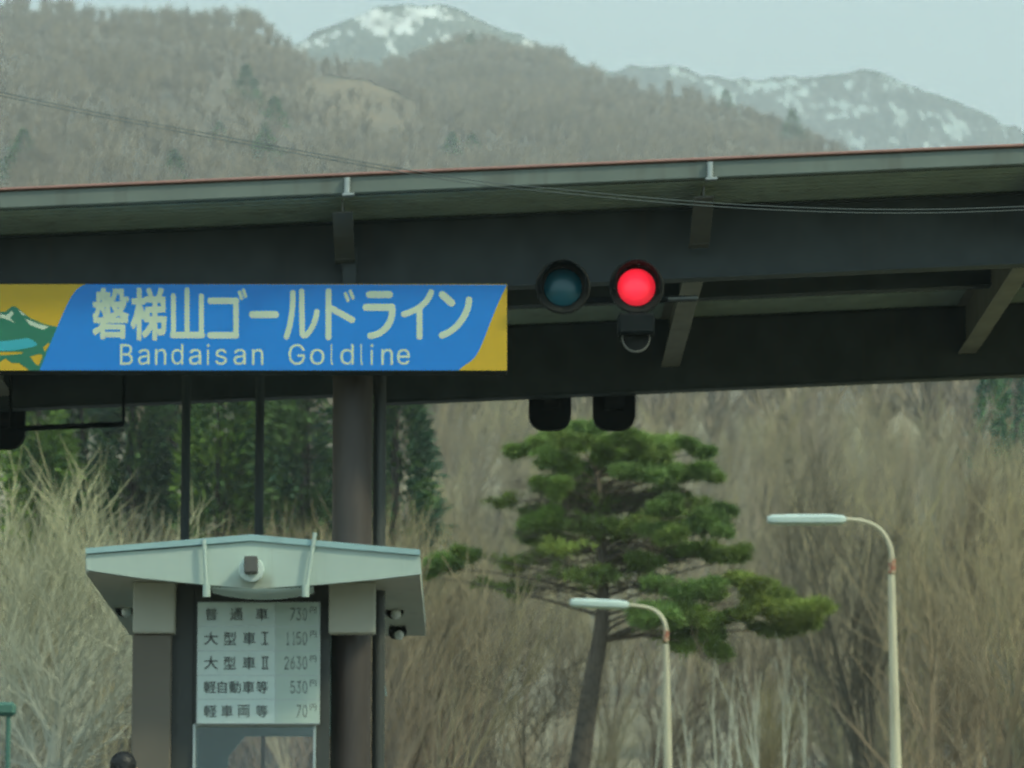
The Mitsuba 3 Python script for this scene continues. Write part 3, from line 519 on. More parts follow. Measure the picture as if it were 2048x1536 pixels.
# stays over the fascia
for p0, p1, col in (((408, 1080), (413, 1188), 0), ((630, 1066), (611, 1188), 1)):
    a_, b_ = at(*p0, YB-0.045), at(*p1, YB-0.045)
    part(bo, 'stay', cat_([tubem([(a_[0], YB+0.03, a_[2]-0.0), a_, b_], 0.014, 8), cyl(b_+np.array([0, 0, 0.06]), b_-np.array([0, 0, 0.02]), 0.026, 12)]), 'booth_white', smooth=40)
t = thing('security_camera', 'dark square camera in a white bowl on the booth roof front', 'camera')
c = at(503, 1136, YB-0.05)
part(t, 'bowl', lathe([(0.0, 0.049), (0.05, 0.048), (0.08, 0.03), (0.086, -0.01), (0.08, -0.022), (0.0, -0.03)], (c[0], c[1], c[2]-0.012), (0, 1, 0)), 'plate_white', smooth=30)
part(t, 'camera_head', bx(c[0]-0.045, c[0]+0.045, YB-0.17, YB-0.045, c[2]-0.045, c[2]+0.068, 0.008), 'camera_grey')
# fare board
YP = 30.60
fb = thing('fare_board', 'white fare board with five rows of vehicle kinds and prices on the booth', 'notice board')
a_, b_ = at(392, 1449, YP), at(641, 1203, YP)
part(fb, 'backing', bx(a_[0], b_[0], YP+0.002, YP+0.05, a_[2], b_[2], 0.005), 'alu')
rows = [(1206, 1252), (1254, 1301), (1303, 1350), (1352, 1398), (1400, 1446)]
def roman_num(n, x, y0, y1):
    ps = [sbox(x-7, y0, x+7, y0+3), sbox(x-7, y1-3, x+7, y1)]+[sbox(x+d-1.5, y0, x+d+1.5, y1) for d in ((0,) if n == 1 else (-3.2, 3.2))]
    return unary_union(ps)
names = [[('普', 410, 435), ('通', 460, 486), ('車', 511, 536)], [('大', 408, 436), ('型', 447, 473), ('車', 486, 511), (1, 530, 0)], [('大', 408, 436), ('型', 447, 472), ('車', 485, 511), (2, 530, 0)],
         [('軽', 407, 433), ('自', 435, 454), ('動', 458, 482), ('車', 485, 509), ('等', 512, 536)], [('軽', 407, 434), ('車', 442, 466), ('両', 475, 500), ('等', 511, 536)]]
nums = ['730', '1150', '2630', '530', '70']
for r, (y0, y1) in enumerate(rows):
    k = part(fb, 'name_plate', extr(px2(R(395.5, y0, 549.5, y1), YP), YP-0.003, 0.003), 'plate_white')
    ch = []; m0 = y0+10; m1 = y1-11
    for c0, x0, x1 in names[r]:
        part(k, 'character', extr(px2(roman_num(c0, x0, m0, m1) if isinstance(c0, int) else glyph(c0, x0, m0, x1, m1), YP), YP-0.0045, 0.0014), 'ink')
    k = part(fb, 'price_plate', extr(px2(R(551, y0, 638, y1), YP), YP-0.003, 0.003), 'plate_grey')
    ds = []; xx = 616
    for d in nums[r][::-1]:
        w_ = 5 if d == '1' else 9.5
        g = meshkit.text_mesh(d, 1.0, 0.001); lo, hi = g.bounds; vv = (g.vertices-lo)/(hi-lo); p0, p1 = at(xx-w_-1.4, y1-11, YP), at(xx-1.4, y0+10, YP)
        part(k, 'digit', trimesh.Trimesh(np.stack([p0[0]+vv[:, 0]*(p1[0]-p0[0]), YP-0.0032-0.0013*vv[:, 2], p0[2]+vv[:, 1]*(p1[2]-p0[2])], 1), g.faces[:, ::-1]), 'ink_soft'); xx -= 12.2
    ym = m0-2
    part(k, 'character', extr(px2(glyph('円', 620, ym, 633, ym+13), YP), YP-0.0045, 0.0014), 'ink_soft')

# ------------------------------------------------------------------ street lamps, wires, green post
def street_lamp(pole, arm, head, Y, r0, r1, label, joint):
    t = thing('street_lamp', label, 'street lamp', 'cream street lamps behind the toll gate')
    pts = [at(x, y, Y) for x, y in pole]; g0 = float(ground(pts[0][0], Y, False))
    base = np.array([pts[0][0]+0.02, Y, g0-0.1]); P = np.array([base]+pts)
    rr = np.interp(P[:, 2], [pts[0][2], pts[-1][2]], [r0, r1]); rr[0] = r0*1.5
    part(t, 'pole', tubem(P, rr, 20), 'lamp_paint', smooth=40)
    A = np.array([at(x, y, Y) for x, y in smoothline(arm, 6)])
    part(t, 'arm', tubem(A, np.linspace(r1*0.82, r1*0.6, len(A)), 14), 'lamp_paint', smooth=40)
    j = at(*joint, Y); part(t, 'joint', cyl(j-np.array([0, 0, 0.09]), j+np.array([0, 0, 0.09]), r1*1.08, 18), 'lamp_rust', smooth=40, label='rusty red joint')
    h0, h1 = at(*head[0], Y), at(*head[1], Y); d = h1-h0; L = np.linalg.norm(d); d /= L; u = np.cross([0, 1, 0], d); u = u if u[2] > 0 else -u; hh = head[2]*Y/F
    pr = shapely.geometry.Polygon(smoothline([(-hh*0.9, -0.15*hh), (-hh*0.75, 0.45*hh), (0, 0.6*hh), (hh*0.75, 0.45*hh), (hh*0.9, -0.15*hh), (hh*0.5, -0.5*hh), (-hh*0.5, -0.5*hh), (-hh*0.9, -0.15*hh)], 4))
    pts_ = np.array(pr.exterior.coords)[:-1]; v = []
    for s, k in ((0, 0.55), (0.05, 0.9), (0.3, 1.0), (0.8, 1.0), (0.96, 0.8), (1.0, 0.45)):
        v.append(h0+d*L*s+np.outer(pts_[:, 0]*k, [0, 1, 0])+np.outer(pts_[:, 1]*k, u))
    n = len(pts_); V = np.vstack(v+[h0[None], h1[None]]); f = []
    for a_ in range(5):
        for b_ in range(n): c_ = (b_+1) % n; f += [[a_*n+b_, a_*n+c_, (a_+1)*n+c_], [a_*n+b_, (a_+1)*n+c_, (a_+1)*n+b_]]
    for b_ in range(n): c_ = (b_+1) % n; f += [[6*n, c_, b_], [6*n+1, 5*n+b_, 5*n+c_]]
    hm = trimesh.Trimesh(V, f, process=False); hm.fix_normals()
    part(t, 'lamp_head', hm, 'lamp_cover', smooth=35)
street_lamp([(1792, 1536), (1787, 1330), (1783, 1150)], [(1783, 1130), (1779, 1090), (1757, 1057), (1722, 1042), (1686, 1039)], ((1535, 1040), (1692, 1040), 19), 55, 0.068, 0.042, 'tall cream street lamp at the right, in front of the brown woods', (1784, 1132))
street_lamp([(1336, 1536), (1334, 1400), (1332, 1288)], [(1332, 1270), (1329, 1245), (1314, 1224), (1290, 1214), (1255, 1210)], ((1140, 1206), (1258, 1211), 17), 72, 0.070, 0.044, 'shorter cream street lamp in front of the pine tree trunk', (1332, 1272))
def wire(pts, dz):
    p = np.array([at(x, y+dz, 26.0) for x, y in smoothline(pts, 8)]); return tubem(p, 0.0028, 6, False)
wp = [(-900, -60), (-400, 80), (0, 184), (420, 268), (870, 349), (1080, 375), (1400, 404), (1750, 419), (2048, 413), (2500, 385), (3200, 300)]
for dz, lb in ((0, 'thin overhead wire crossing hill and canopy, the upper of the pair'), (7, 'thin overhead wire crossing hill and canopy, the lower of the pair')):
    single('overhead_wire', wire(wp, dz), 'wire', lb, 'wire', 'pair of overhead wires', smooth=True)
t = thing('green_post', 'thin green post with a green top box at the lower left edge', 'post')
p0, p1 = at(16, 1536, 45), at(17, 1428, 45)
part(t, 'pole', cyl((p0[0], 45, float(ground(p0[0], 45, False))-0.1), p1, 0.024, 12), 'post_green', smooth=40)
a_, b_ = at(-8, 1432, 45), at(32, 1405, 45)
part(t, 'top_box', bx(a_[0], b_[0], 44.93, 45.07, a_[2], b_[2], 0.03), 'post_green')

# ------------------------------------------------------------------ person beside the booth
def person():
    px = at(247, 1503, 29.0); X, Y, top = px[0], 29.0, px[2]; g0 = float(ground(X, Y, False))+0.03; H = top-g0; s = H/1.70
    def q(x, y, z): return np.array([X+x*s, Y-y*s, g0+z*s])
    def hull(parts): return m3.Manifold.batch_hull([m3.Manifold.sphere(r*s, 20).translate(list(p)) for p, r in parts])
    def grow(bones, ref=0.03):
        m = m3.Manifold.batch_boolean([hull(b) for b in bones], m3.OpType.Add).refine_to_length(ref)
        me = m.to_mesh(); tm = trimesh.Trimesh(me.vert_properties[:, :3], me.tri_verts); trimesh.smoothing.filter_taubin(tm, iterations=8); return tm
    hip, ch, nk = q(0, 0, 0.92), q(0, -0.01, 1.28), q(0, 0.0, 1.46)
    cloth = [[(q(-0.09, 0, 0.92), 0.105), (q(0.09, 0, 0.92), 0.105), (q(-0.10, 0, 1.12), 0.10), (q(0.10, 0, 1.12), 0.10)], [(q(-0.10, 0, 1.12), 0.10), (q(0.10, 0, 1.12), 0.10), (q(-0.14, 0, 1.36), 0.08), (q(0.14, 0, 1.36), 0.08)], [(q(-0.12, 0, 1.38), 0.065), (q(0.12, 0, 1.38), 0.065), (nk, 0.055)]]
    for sx in (-1, 1):
        kn, an = q(0.10*sx, -0.02, 0.50), q(0.11*sx, 0.02, 0.10)
        cloth += [[(q(0.09*sx, 0, 0.90), 0.10), (kn, 0.065)], [(kn, 0.065), (an, 0.048)], [(q(0.175*sx, 0, 1.37), 0.06), (q(0.25*sx, 0.02, 1.12), 0.046)], [(q(0.25*sx, 0.02, 1.12), 0.046), (q(0.24*sx, -0.10, 0.90), 0.037)]]
    t = thing('person', 'dark-haired person in dark clothes standing beside the toll booth', 'person')
    hd = [[(q(0, 0.012, 1.60), 0.088), (q(0, -0.012, 1.56), 0.072), (q(0, -0.03, 1.50), 0.042)], [(q(0, 0, 1.50), 0.052), (q(0, 0.01, 1.40), 0.058)], [(q(0, -0.10, 1.565), 0.012), (q(0, -0.08, 1.60), 0.008)], [(q(0.084, 0.01, 1.58), 0.016), (q(0.08, 0.01, 1.55), 0.011)], [(q(-0.084, 0.01, 1.58), 0.016), (q(-0.08, 0.01, 1.55), 0.011)], [(q(-0.02, -0.082, 1.525), 0.006), (q(0.02, -0.082, 1.525), 0.006)]]
    for sx in (-1, 1):
        w = q(0.24*sx, -0.10, 0.90); hd += [[(w, 0.03), (q(0.235*sx, -0.13, 0.83), 0.034)]]
        for i, (o, l) in enumerate(((-0.028, 0.075), (-0.009, 0.085), (0.010, 0.08), (0.028, 0.06))):
            a, b, c = q(0.235*sx, -0.14+o, 0.82), q(0.232*sx, -0.145+o*1.2, 0.82-l*0.5), q(0.225*sx, -0.135+o*1.2, 0.82-l); hd += [[(a, 0.009), (b, 0.0085)], [(b, 0.0085), (c, 0.007)]]
        a, b = q(0.23*sx, -0.165, 0.85), q(0.215*sx, -0.195, 0.80); hd += [[(a, 0.012), (b, 0.009)]]
    part(t, 'body', grow(hd, 0.012), 'skin', smooth=True)
    part(t, 'clothing', grow(cloth), 'uniform', smooth=True)
    hr = hull([(q(0, 0.02, 1.610), 0.091), (q(0, 0.055, 1.55), 0.06), (q(0, -0.03, 1.635), 0.062)]).refine_to_length(0.02)
    me = hr.to_mesh(); hv = me.vert_properties[:, :3].copy(); hv += (meshkit.fbm(hv*40, 2, 4)[:, None]-0.5)*0.02*np.array([1, 1, 0.6])
    part(t, 'hair', trimesh.Trimesh(hv, me.tri_verts), 'hair', smooth=True)
    for sx in (-1, 1): part(t, 'shoe', grow([[(q(0.11*sx, 0.04, 0.045), 0.042), (q(0.12*sx, -0.15, 0.035), 0.033)], [(q(0.11*sx, 0.02, 0.10), 0.045), (q(0.11*sx, 0.03, 0.05), 0.045)]]), 'black_plastic', smooth=True)
person()
# ------------------------------------------------------------------ vegetation
def prisms(segs, sides=3, cone=False):
    """segs (n, 8): p0, p1, r0, r1 -> vertices, faces of thin tapered prisms (cones: one apex)."""
    s = np.asarray(segs, float); p0, p1, r0, r1 = s[:, :3], s[:, 3:6], s[:, 6], s[:, 7]
    t = p1-p0; t /= np.linalg.norm(t, axis=1, keepdims=True)+1e-12
    a = np.cross(t, np.where(np.abs(t[:, 2:]) < 0.9, [0, 0, 1.0], [1.0, 0, 0])); a /= np.linalg.norm(a, axis=1, keepdims=True)+1e-12
    b = np.cross(t, a); ang = np.arange(sides)*2*np.pi/sides
    ring = np.cos(ang)[None, :, None]*a[:, None]+np.sin(ang)[None, :, None]*b[:, None]
    n = len(s); k = np.arange(sides); kn = (k+1) % sides
    if cone:
        v = np.concatenate([p0[:, None]+ring*r0[:, None, None], p1[:, None]], 1); f = np.stack([k, kn, k*0+sides], 1); m = sides+1
    else:
        v = np.concatenate([p0[:, None]+ring*r0[:, None, None], p1[:, None]+ring*r1[:, None, None]], 1)
        f = np.vstack([np.stack([k, kn, kn+sides], 1), np.stack([k, kn+sides, k+sides], 1)]); m = 2*sides
    return v.reshape(-1, 3), (f[None]+(np.arange(n)*m)[:, None, None]).reshape(-1, 3)
def vcmesh(key_m, v, f, col, m='vc', smooth=False): return mikit.ply((v, f), m, smooth, color=np.clip(col, 0, 1))
class Tree:
    """A bare tree: branching segments in local space, thick ones (wood) and last twigs."""
    def __init__(self, seed, h=8.0, r=0.10, lean=(0, 0), stems=1, spread=0.55, up=0.25, first=0.25, levels=4, kids=(7, 5, 5, 5), twig=0.011, ratio=0.55, wig=0.10):
        self.r = random.Random(seed); self.wood, self.twigs = [], []
        self.p = (spread, up, levels, kids, twig, ratio, wig)
        for s in range(stems):
            a = self.r.uniform(0, 6.28); sp = 0.0 if stems == 1 else self.r.uniform(0.1, 0.38)
            d = np.array([lean[0]+math.cos(a)*sp, lean[1]+math.sin(a)*sp, 1.0])
            self.grow(np.array([math.cos(a)*sp*0.4, math.sin(a)*sp*0.4, -0.15]), d/np.linalg.norm(d), h*self.r.uniform(0.8, 1.0), r*self.r.uniform(0.8, 1), 0, first)
        self.wood, self.twigs = np.array(self.wood), np.array(self.twigs)
        k = h/max(self.wood[:, 5].max(), self.twigs[:, 5].max())
        for s in (self.wood, self.twigs): s[:, :6] *= k
    def grow(self, p, d, L, r, lv, first=0.2):
        R = self.r; spread, up, levels, kids, twig, ratio, wig = self.p
        n = (9, 5, 4, 3, 2)[min(lv, 4)]; pts = [p]; dirs = [d]; 
        for i in range(n):
            d = d+np.array([R.gauss(0, wig), R.gauss(0, wig), R.gauss(0, wig)*0.6+up*0.12*(lv > 0)]); d /= np.linalg.norm(d)
            pts.append(pts[-1]+d*L/n); dirs.append(d)
        rad = [max(r*(1-0.85*i/n), twig*0.6) for i in range(n+1)]
        last = lv >= levels-1
        for i in range(n):
            if last and i == n-1: self.twigs.append([*pts[i], *pts[i+1], rad[i], 0])
            else: self.wood.append([*pts[i], *pts[i+1], rad[i], rad[i+1]])
        if last: return
        m = kids[lv]
        for k in range(m):
            u = first+(1-first)*(k+R.random())/m; u = min(u, 0.985); i = int(u*n); q = pts[i]+(pts[i+1]-pts[i])*(u*n-i)
            a = R.uniform(0, 6.28); t = dirs[i+1]; e = np.cross(t, [0.3, 0.5, 0.8]); e /= np.linalg.norm(e); g = np.cross(t, e)
            sp = spread*R.uniform(0.7, 1.4)
            dd = t+(math.cos(a)*e+math.sin(a)*g)*sp*1.3; dd /= np.linalg.norm(dd)
            LL = L*ratio*R.uniform(0.65, 1.15)*(1-0.45*max(0, u-first)) if lv == 0 else L*ratio*R.uniform(0.7, 1.2)
            self.grow(q, dd, LL, max(rad[i]*0.5, twig), lv+1, 0.15)
    def meshes(self, sides=5):
        w = self.wood; thick = w[:, 6] > 0.03
        A = prisms(w[thick], sides) if thick.any() else (np.zeros((0, 3)), np.zeros((0, 3), int))
        B = prisms(w[~thick], 3); C = prisms(self.twigs, 3, True)
        return A, B, C
def join(ms):
    v, f, o = [], [], 0
    for a, b in ms:
        v.append(a); f.append(b+o); o += len(a)
    return np.vstack(v), np.vstack(f)
def barkcol(v, base, tip, h, seed, var=0.25, dark=None):
    """Bark colour up the tree: base bark, lighter or yellower young twigs at the top."""
    u = np.clip(v[:, 2:]/h, 0, 1)**1.5
    n = meshkit.fbm(v*np.array([1.2, 1.2, 0.8])+seed, 3, 2)[:, None]
    return (np.array(base)*(1-u)+np.array(tip)*u)*(1+var*2*(n-0.5))
WRNG = np.random.default_rng(11)
def place_tree(name, px, Y, tree, label, base, tip, cat='tree', group=None, rot=0.0, h=8.0, sides=7):
    x = float(at(px, 1536, Y)[0]); z = float(ground(x, Y)); t = thing(name, label, cat, group)
    A, B, C = tree.meshes(sides); c, s = math.cos(rot), math.sin(rot); Rm = np.array([[c, -s, 0], [s, c, 0], [0, 0, 1]])
    for nm, ms in (('trunk', [A]), ('twigs', [B, C])):
        v, f = join(ms)
        if len(v) == 0: continue
        col = barkcol(v, base, tip, h, px, 0.25); key = numbered(t+'__'+nm); scene[key] = vcmesh(key, v@Rm.T+[x, Y, z], f, col)
        if nm == 'twigs': labels[key] = {'kind': 'stuff'}
    return t
# --- trees one can tell apart
place_tree('bare_tree', 84, 68, Tree(5, 7.4, 0.18, (0.03, 0), 1, 0.50, 0.8, 0.30, 4, (16, 9, 7, 5), 0.011, 0.62, 0.07), 'pale grey bare tree with yellowish top twigs at the left edge of the photo', (0.52, 0.52, 0.47), (0.46, 0.43, 0.22), h=7.6)
place_tree('bare_tree', -70, 72, Tree(6, 7.6, 0.12, (0.06, 0), 2, 0.50, 0.9, 0.30, 4, (13, 8, 7, 5), 0.012, 0.58, 0.07), 'pale bare tree with yellow-brown twigs partly cut off by the left edge', (0.48, 0.47, 0.42), (0.46, 0.43, 0.22), h=8)
place_tree('bare_tree', 215, 74, Tree(7, 6.0, 0.07, (-0.08, 0), 3, 0.45, 0.8, 0.25, 4, (9, 7, 6, 5), 0.011, 0.55, 0.08), 'slender pale bare tree just left of the toll booth wall', (0.40, 0.37, 0.29), (0.40, 0.34, 0.17), h=6)
place_tree('bare_tree', 1082, 86, Tree(21, 5.4, 0.06, (0.02, 0), 1, 0.75, 0.25, 0.35, 4, (8, 5, 5, 4), 0.010, 0.60, 0.10), 'small dark bare tree with spreading forked branches left of the pine trunk', (0.085, 0.075, 0.06), (0.12, 0.10, 0.07), h=5.4)
place_tree('bare_tree', 1252, 84, Tree(22, 4.9, 0.11, (0.05, 0), 1, 0.45, 0.6, 0.45, 4, (6, 5, 4, 4), 0.011, 0.55, 0.08), 'dark leaning bare trunk between the pine trunk and the shorter street lamp', (0.085, 0.07, 0.055), (0.14, 0.11, 0.08), h=5)
place_tree('bare_tree', 1735, 108, Tree(24, 10.5, 0.13, (0.03, 0), 2, 0.42, 0.9, 0.22, 4, (14, 8, 6, 5), 0.014, 0.50, 0.06), 'tall dark bare tree with a wide fan of branches behind the taller street lamp', (0.14, 0.125, 0.10), (0.25, 0.22, 0.15), h=13)
place_tree('bare_tree', 1960, 118, Tree(25, 10.5, 0.12, (0.10, 0), 2, 0.42, 0.9, 0.25, 4, (13, 8, 6, 5), 0.014, 0.50, 0.06), 'brown bare tree leaning right near the right edge of the photo', (0.16, 0.13, 0.10), (0.26, 0.21, 0.13), h=13)
place_tree('bare_tree', 1560, 125, Tree(26, 9.5, 0.11, (0.06, 0), 2, 0.42, 0.9, 0.25, 4, (13, 8, 6, 5), 0.014, 0.50, 0.06), 'brown bare tree behind the right end of the pine crown', (0.18, 0.15, 0.115), (0.27, 0.23, 0.13), h=13)
birch = [(1397, 82, 3.6, -0.02, 'thin pale birch trunk under the pine bough, leftmost of the birches'), (1443, 80, 4.0, -0.01, 'pale birch trunk straight below the drooping pine bough'), (1468, 82, 3.7, 0.02, 'slim birch trunk second from the left of the close pair'),
         (1497, 79, 3.9, 0.05, 'birch trunk leaning right among the pale birches'), (1552, 80, 3.7, -0.08, 'birch trunk leaning left among the pale birches'), (1574, 81, 4.4, -0.01, 'brightest straight birch trunk, second from the right of the birches'), (1520, 81, 3.9, 0.01, 'thin birch between the two leaning birch trunks'), (1612, 84, 3.6, -0.03, 'faint slim birch right of the brightest birch trunk'), (1292, 82, 3.5, 0.06, 'thin pale birch trunk just left of the shorter street lamp')]
for i, (px, Y, h, ln, lb) in enumerate(birch):
    place_tree('birch_tree', px, Y, Tree(40+i, h+0.3, 0.046+0.018*(i in (1, 6)), (ln, 0), 1, 0.22, 0.9, 0.5, 3, (6, 4, 4), 0.008, 0.28, 0.03), lb, (0.60, 0.62, 0.55), (0.34, 0.31, 0.23), group='pale birches below the pine', h=h+1.6)

# --- woods: every twig of the bare thicket behind the gate (a mass)
VAR = [Tree(100+i, 1.0, 0.018, (0.04, 0), (3, 2, 4, 3, 2)[i], (0.42, 0.36, 0.5, 0.4, 0.34)[i], 0.9, 0.22, 3, (12, 9, 8), 0.0017, 0.52, 0.07) for i in range(5)]
VM = [join(list(t.meshes(4))) for t in VAR]
vs, fs, cs, off = [], [], [], 0
rng = np.random.default_rng(5)
N = 600; u = rng.random(N); Yt = 80+(290-80)*u**0.72
Yt[520:] = rng.uniform(97, 138, 80)
Xt = (rng.random(N)*2-1)*(Yt*0.128+5)+Yt*-0.009
Xt[520:] = (rng.uniform(150, 890, 80)-942)/F*Yt[520:]
for x, y in zip(Xt, Yt):
    if y < 96 and -16 < x-float(roadx(np.array(y))) < 5.5 and x > -9 and x < -2: continue
    pxx = 942+x*F/y
    h = rng.uniform(3.2, 6.5)+np.clip((y-110)/40, 0, 1)*rng.uniform(1.0, 5.0)
    if y < 100: h = rng.uniform(1.8, 3.6)
    tp = rng.uniform(975, 1075) if 150 < pxx < 880 else rng.uniform(960, 1200) if pxx <= 150 else rng.uniform(820, 930) if pxx > 1860 else None
    if tp: h = (2225-tp)/F*y+EYE-float(ground(x, y)) if y < 200 or pxx > 1860 else rng.uniform(2, 4)
    if h < 1.5: continue
    if 900 < pxx < 1420 and y < 150: h = min(h, rng.uniform(2.0, 4.6))
    v, f = VM[rng.integers(5)]; a = rng.random()*6.28; c, s = math.cos(a), math.sin(a)
    w = rng.uniform(0.85, 1.3)*min(1.0, (6.0/h)**0.5)
    q = v@np.array([[c, -s, 0], [s, c, 0], [0, 0, 1]]).T*[h*w, h*w, h]
    q[:, 0] += 0.10*q[:, 2]
    base = np.array([(0.32, 0.285, 0.225), (0.25, 0.22, 0.18), (0.34, 0.31, 0.215), (0.20, 0.185, 0.16), (0.33, 0.28, 0.22)][rng.integers(5)])*rng.uniform(0.84, 1.16)*np.array([1.02, 0.99, 1.02])
    if pxx < 260 and y < 130: base = np.array([0.37, 0.375, 0.34])*rng.uniform(0.75, 1.1)
    if 150 < pxx < 890: base = base*np.array([0.86, 0.84, 0.86])
    tip = base*np.array([1.12, 1.12, 0.9])+np.array([0.04, 0.035, 0.0])*rng.random()*2
    if y < 110 and rng.random() < 0.5: base = base*np.array([1.08, 0.97, 0.85])
    col = barkcol(v, base, tip, 1.0, float(x), 0.15)
    vs.append(q+[x, y, float(ground(x, y))-0.05]); fs.append(f+off); cs.append(col); off += len(v)
scene['bare_woods'] = vcmesh('bare_woods', np.vstack(vs), np.vstack(fs), np.vstack(cs))
labels['bare_woods'] = {'label': 'dense tangle of leafless brown trees and scrub behind the toll gate', 'category': 'woods', 'kind': 'stuff'}

# --- conifers
def sprays(c, d, L, W, rng):
    """Flat needle sprays: four-sided leaf shapes at c along d."""
    n = len(c); d = d/np.linalg.norm(d, axis=1, keepdims=True); r = rng.normal(size=(n, 3)); s = np.cross(d, r); s /= np.linalg.norm(s, axis=1, keepdims=True)
    up = np.cross(s, d); L = L[:, None]; W = W[:, None]
    v = np.stack([c, c+d*L*0.5+s*W+up*W*0.3, c+d*L, c+d*L*0.5-s*W+up*W*0.3], 1).reshape(-1, 3)
    k = np.arange(n)[:, None]*4; return v, np.vstack([k+[0, 1, 2], k+[0, 2, 3]])
def cedar(name, px, Y, H, Rb, label, seed, group, base=(0.045, 0.085, 0.035), n=11000, top=None, cat='tree', size=1.0, thin=1.0):
    rng = np.random.default_rng(seed); x = float(at(px, 1000, Y)[0]); z = float(ground(x, Y)); t = thing(name, label, cat, group)
    key = numbered(t+'__trunk'); scene[key] = mikit.ply(tubem([(x, Y, z-0.3), (x, Y, z+H*0.5), (x, Y, z+H*0.96)], np.array([0.030, 0.02, 0.005])*H*0.45, 8), 'dark_bark', 40)
    u = rng.random(n)**0.8; zz = 0.06+0.94*u
    lob = rng.random(90)*6.28; lz = rng.random(90); ph = rng.random(n)*6.28
    i = rng.integers(0, 90, n); m = rng.random(n) < 0.8
    ph = np.where(m, lob[i]+rng.normal(0, 0.28, n), ph); zz = np.where(m, np.clip(0.06+0.94*lz[i]**1.1+rng.normal(0, 0.022, n), 0.04, 1), zz)
    env = Rb*np.clip(1-zz, 0, 1)**0.75*(0.9+0.25*np.sin(ph*3+seed)); rr = env*np.sqrt(rng.random(n)*0.75+0.25)*np.where(m, 1+0.35*np.sin(i*7.3), 0.8)
    c = np.stack([x+np.cos(ph)*rr, Y+np.sin(ph)*rr, z+zz*H-rr*0.15], 1)
    d = np.stack([np.cos(ph), np.sin(ph), 0.2+rng.normal(0, 0.5, n)], 1)
    v, f = sprays(c, d, rng.uniform(0.5, 1.1, n)*0.55*size, rng.uniform(0.10, 0.2, n)*0.5*size*thin, rng)
    tl = (rng.random(90))[i]; cl = np.array(base)*1.75*(0.7+0.55*tl[:, None])*rng.uniform(0.8, 1.2, n)[:, None]
    yl = (tl > 0.5)[:, None]; cl = np.where(yl, cl*np.array([1.65, 1.35, 0.8]), cl)
    key = numbered(t+'__foliage'); scene[key] = vcmesh(key, v, f, np.repeat(cl, 4, 0), 'needles'); labels[key] = {'kind': 'stuff'}
ced = [(75, 150, 17, 2.3, 'dark green conifer below the pipe bracket, its lower half behind pale twigs'), (165, 158, 20, 2.6, 'dark conifer left of both thin poles, second from the left of the conifer row'), (262, 152, 19, 2.5, 'dark conifer with blue-green shade just left of the left thin pole'),
       (345, 160, 20, 2.4, 'conifer directly behind the left thin pole'), (440, 150, 19, 2.6, 'conifer midway between the two thin poles'), (530, 156, 19, 2.3, 'yellowish green conifer directly behind the right thin pole'), (610, 149, 20, 2.4, 'conifer between the right thin pole and the brown column'),
       (700, 154, 20, 2.5, 'conifer hidden mostly behind the brown column'), (790, 148, 18.5, 2.4, 'conifer right of the brown column, at the right end of the conifer row')]
for i, (px, Y, H, Rb, lb) in enumerate(ced):
    cedar('conifer', px, Y, H, Rb, lb, 60+i, 'row of dark conifers behind the booth', (0.05, 0.10, 0.035) if i in (0, 5, 4) else (0.032, 0.068, 0.038))
HC = []
hc = [(485, 190, 62, 'dark conifer high on the left hill, the largest of the lone hill conifers'), (543, 236, 44, 'small conifer on the left hill, right of and below the largest hill conifer'), (430, 275, 34, 'small dim conifer on the hill, right on the overhead wires'), (522, 306, 52, 'dark round conifer on the hill just below the overhead wires'), (562, 344, 44, 'green conifer on the hill just above the canopy, left of its gutter outlet'),
      (340, 346, 46, 'yellow-green conifer on the lower left hill above the canopy edge'), (35, 318, 60, 'conifer on the hill at the left edge above the canopy'), (8, 355, 46, 'yellowish conifer on the hill in the left corner above the canopy edge'), (902, 300, 36, 'left of two small conifers close together on the hill above the sign'), (942, 312, 44, 'right of two small conifers close together on the hill above the sign'),
      (1457, 190, 34, 'conifer on the right wooded slope against the saddle of the snowy ridge'), (1592, 240, 42, 'pointed dark conifer on the right wooded slope in front of the snowy ridge'), (940, 66, 26, 'low dark conifer on the ridge at the right foot of the snowy peak')]
for i, (px, py, hp, lb) in enumerate(hc):
    g = hit(px, py+hp*0.45, 450)
    if g is None: g = hit(px, py+hp*0.45+25, 450)
    if g is None: continue
    Hm = hp*g[1]/F*1.5; HC.append((g[0], g[1], Hm))
    cedar('hill_conifer', px, g[1], Hm, Hm*0.5, lb, 80+i, 'lone conifers on the bare hill', (0.03, 0.075, 0.045), n=900, size=Hm/6.0, thin=2.2)
for i, (px, Y) in enumerate(((1985, 296), (2035, 290), (2085, 300))):
    cedar('far_conifer', px, Y, 9.5+i*0.6, 2.6, ('blue-green conifer under the right end of the canopy, left of its neighbour', 'blue-green conifer under the canopy at the right edge of the photo', 'conifer just outside the right edge of the photo')[i], 95+i, 'far conifers under the right end of the canopy', (0.03, 0.085, 0.055), n=1500, size=1.4)

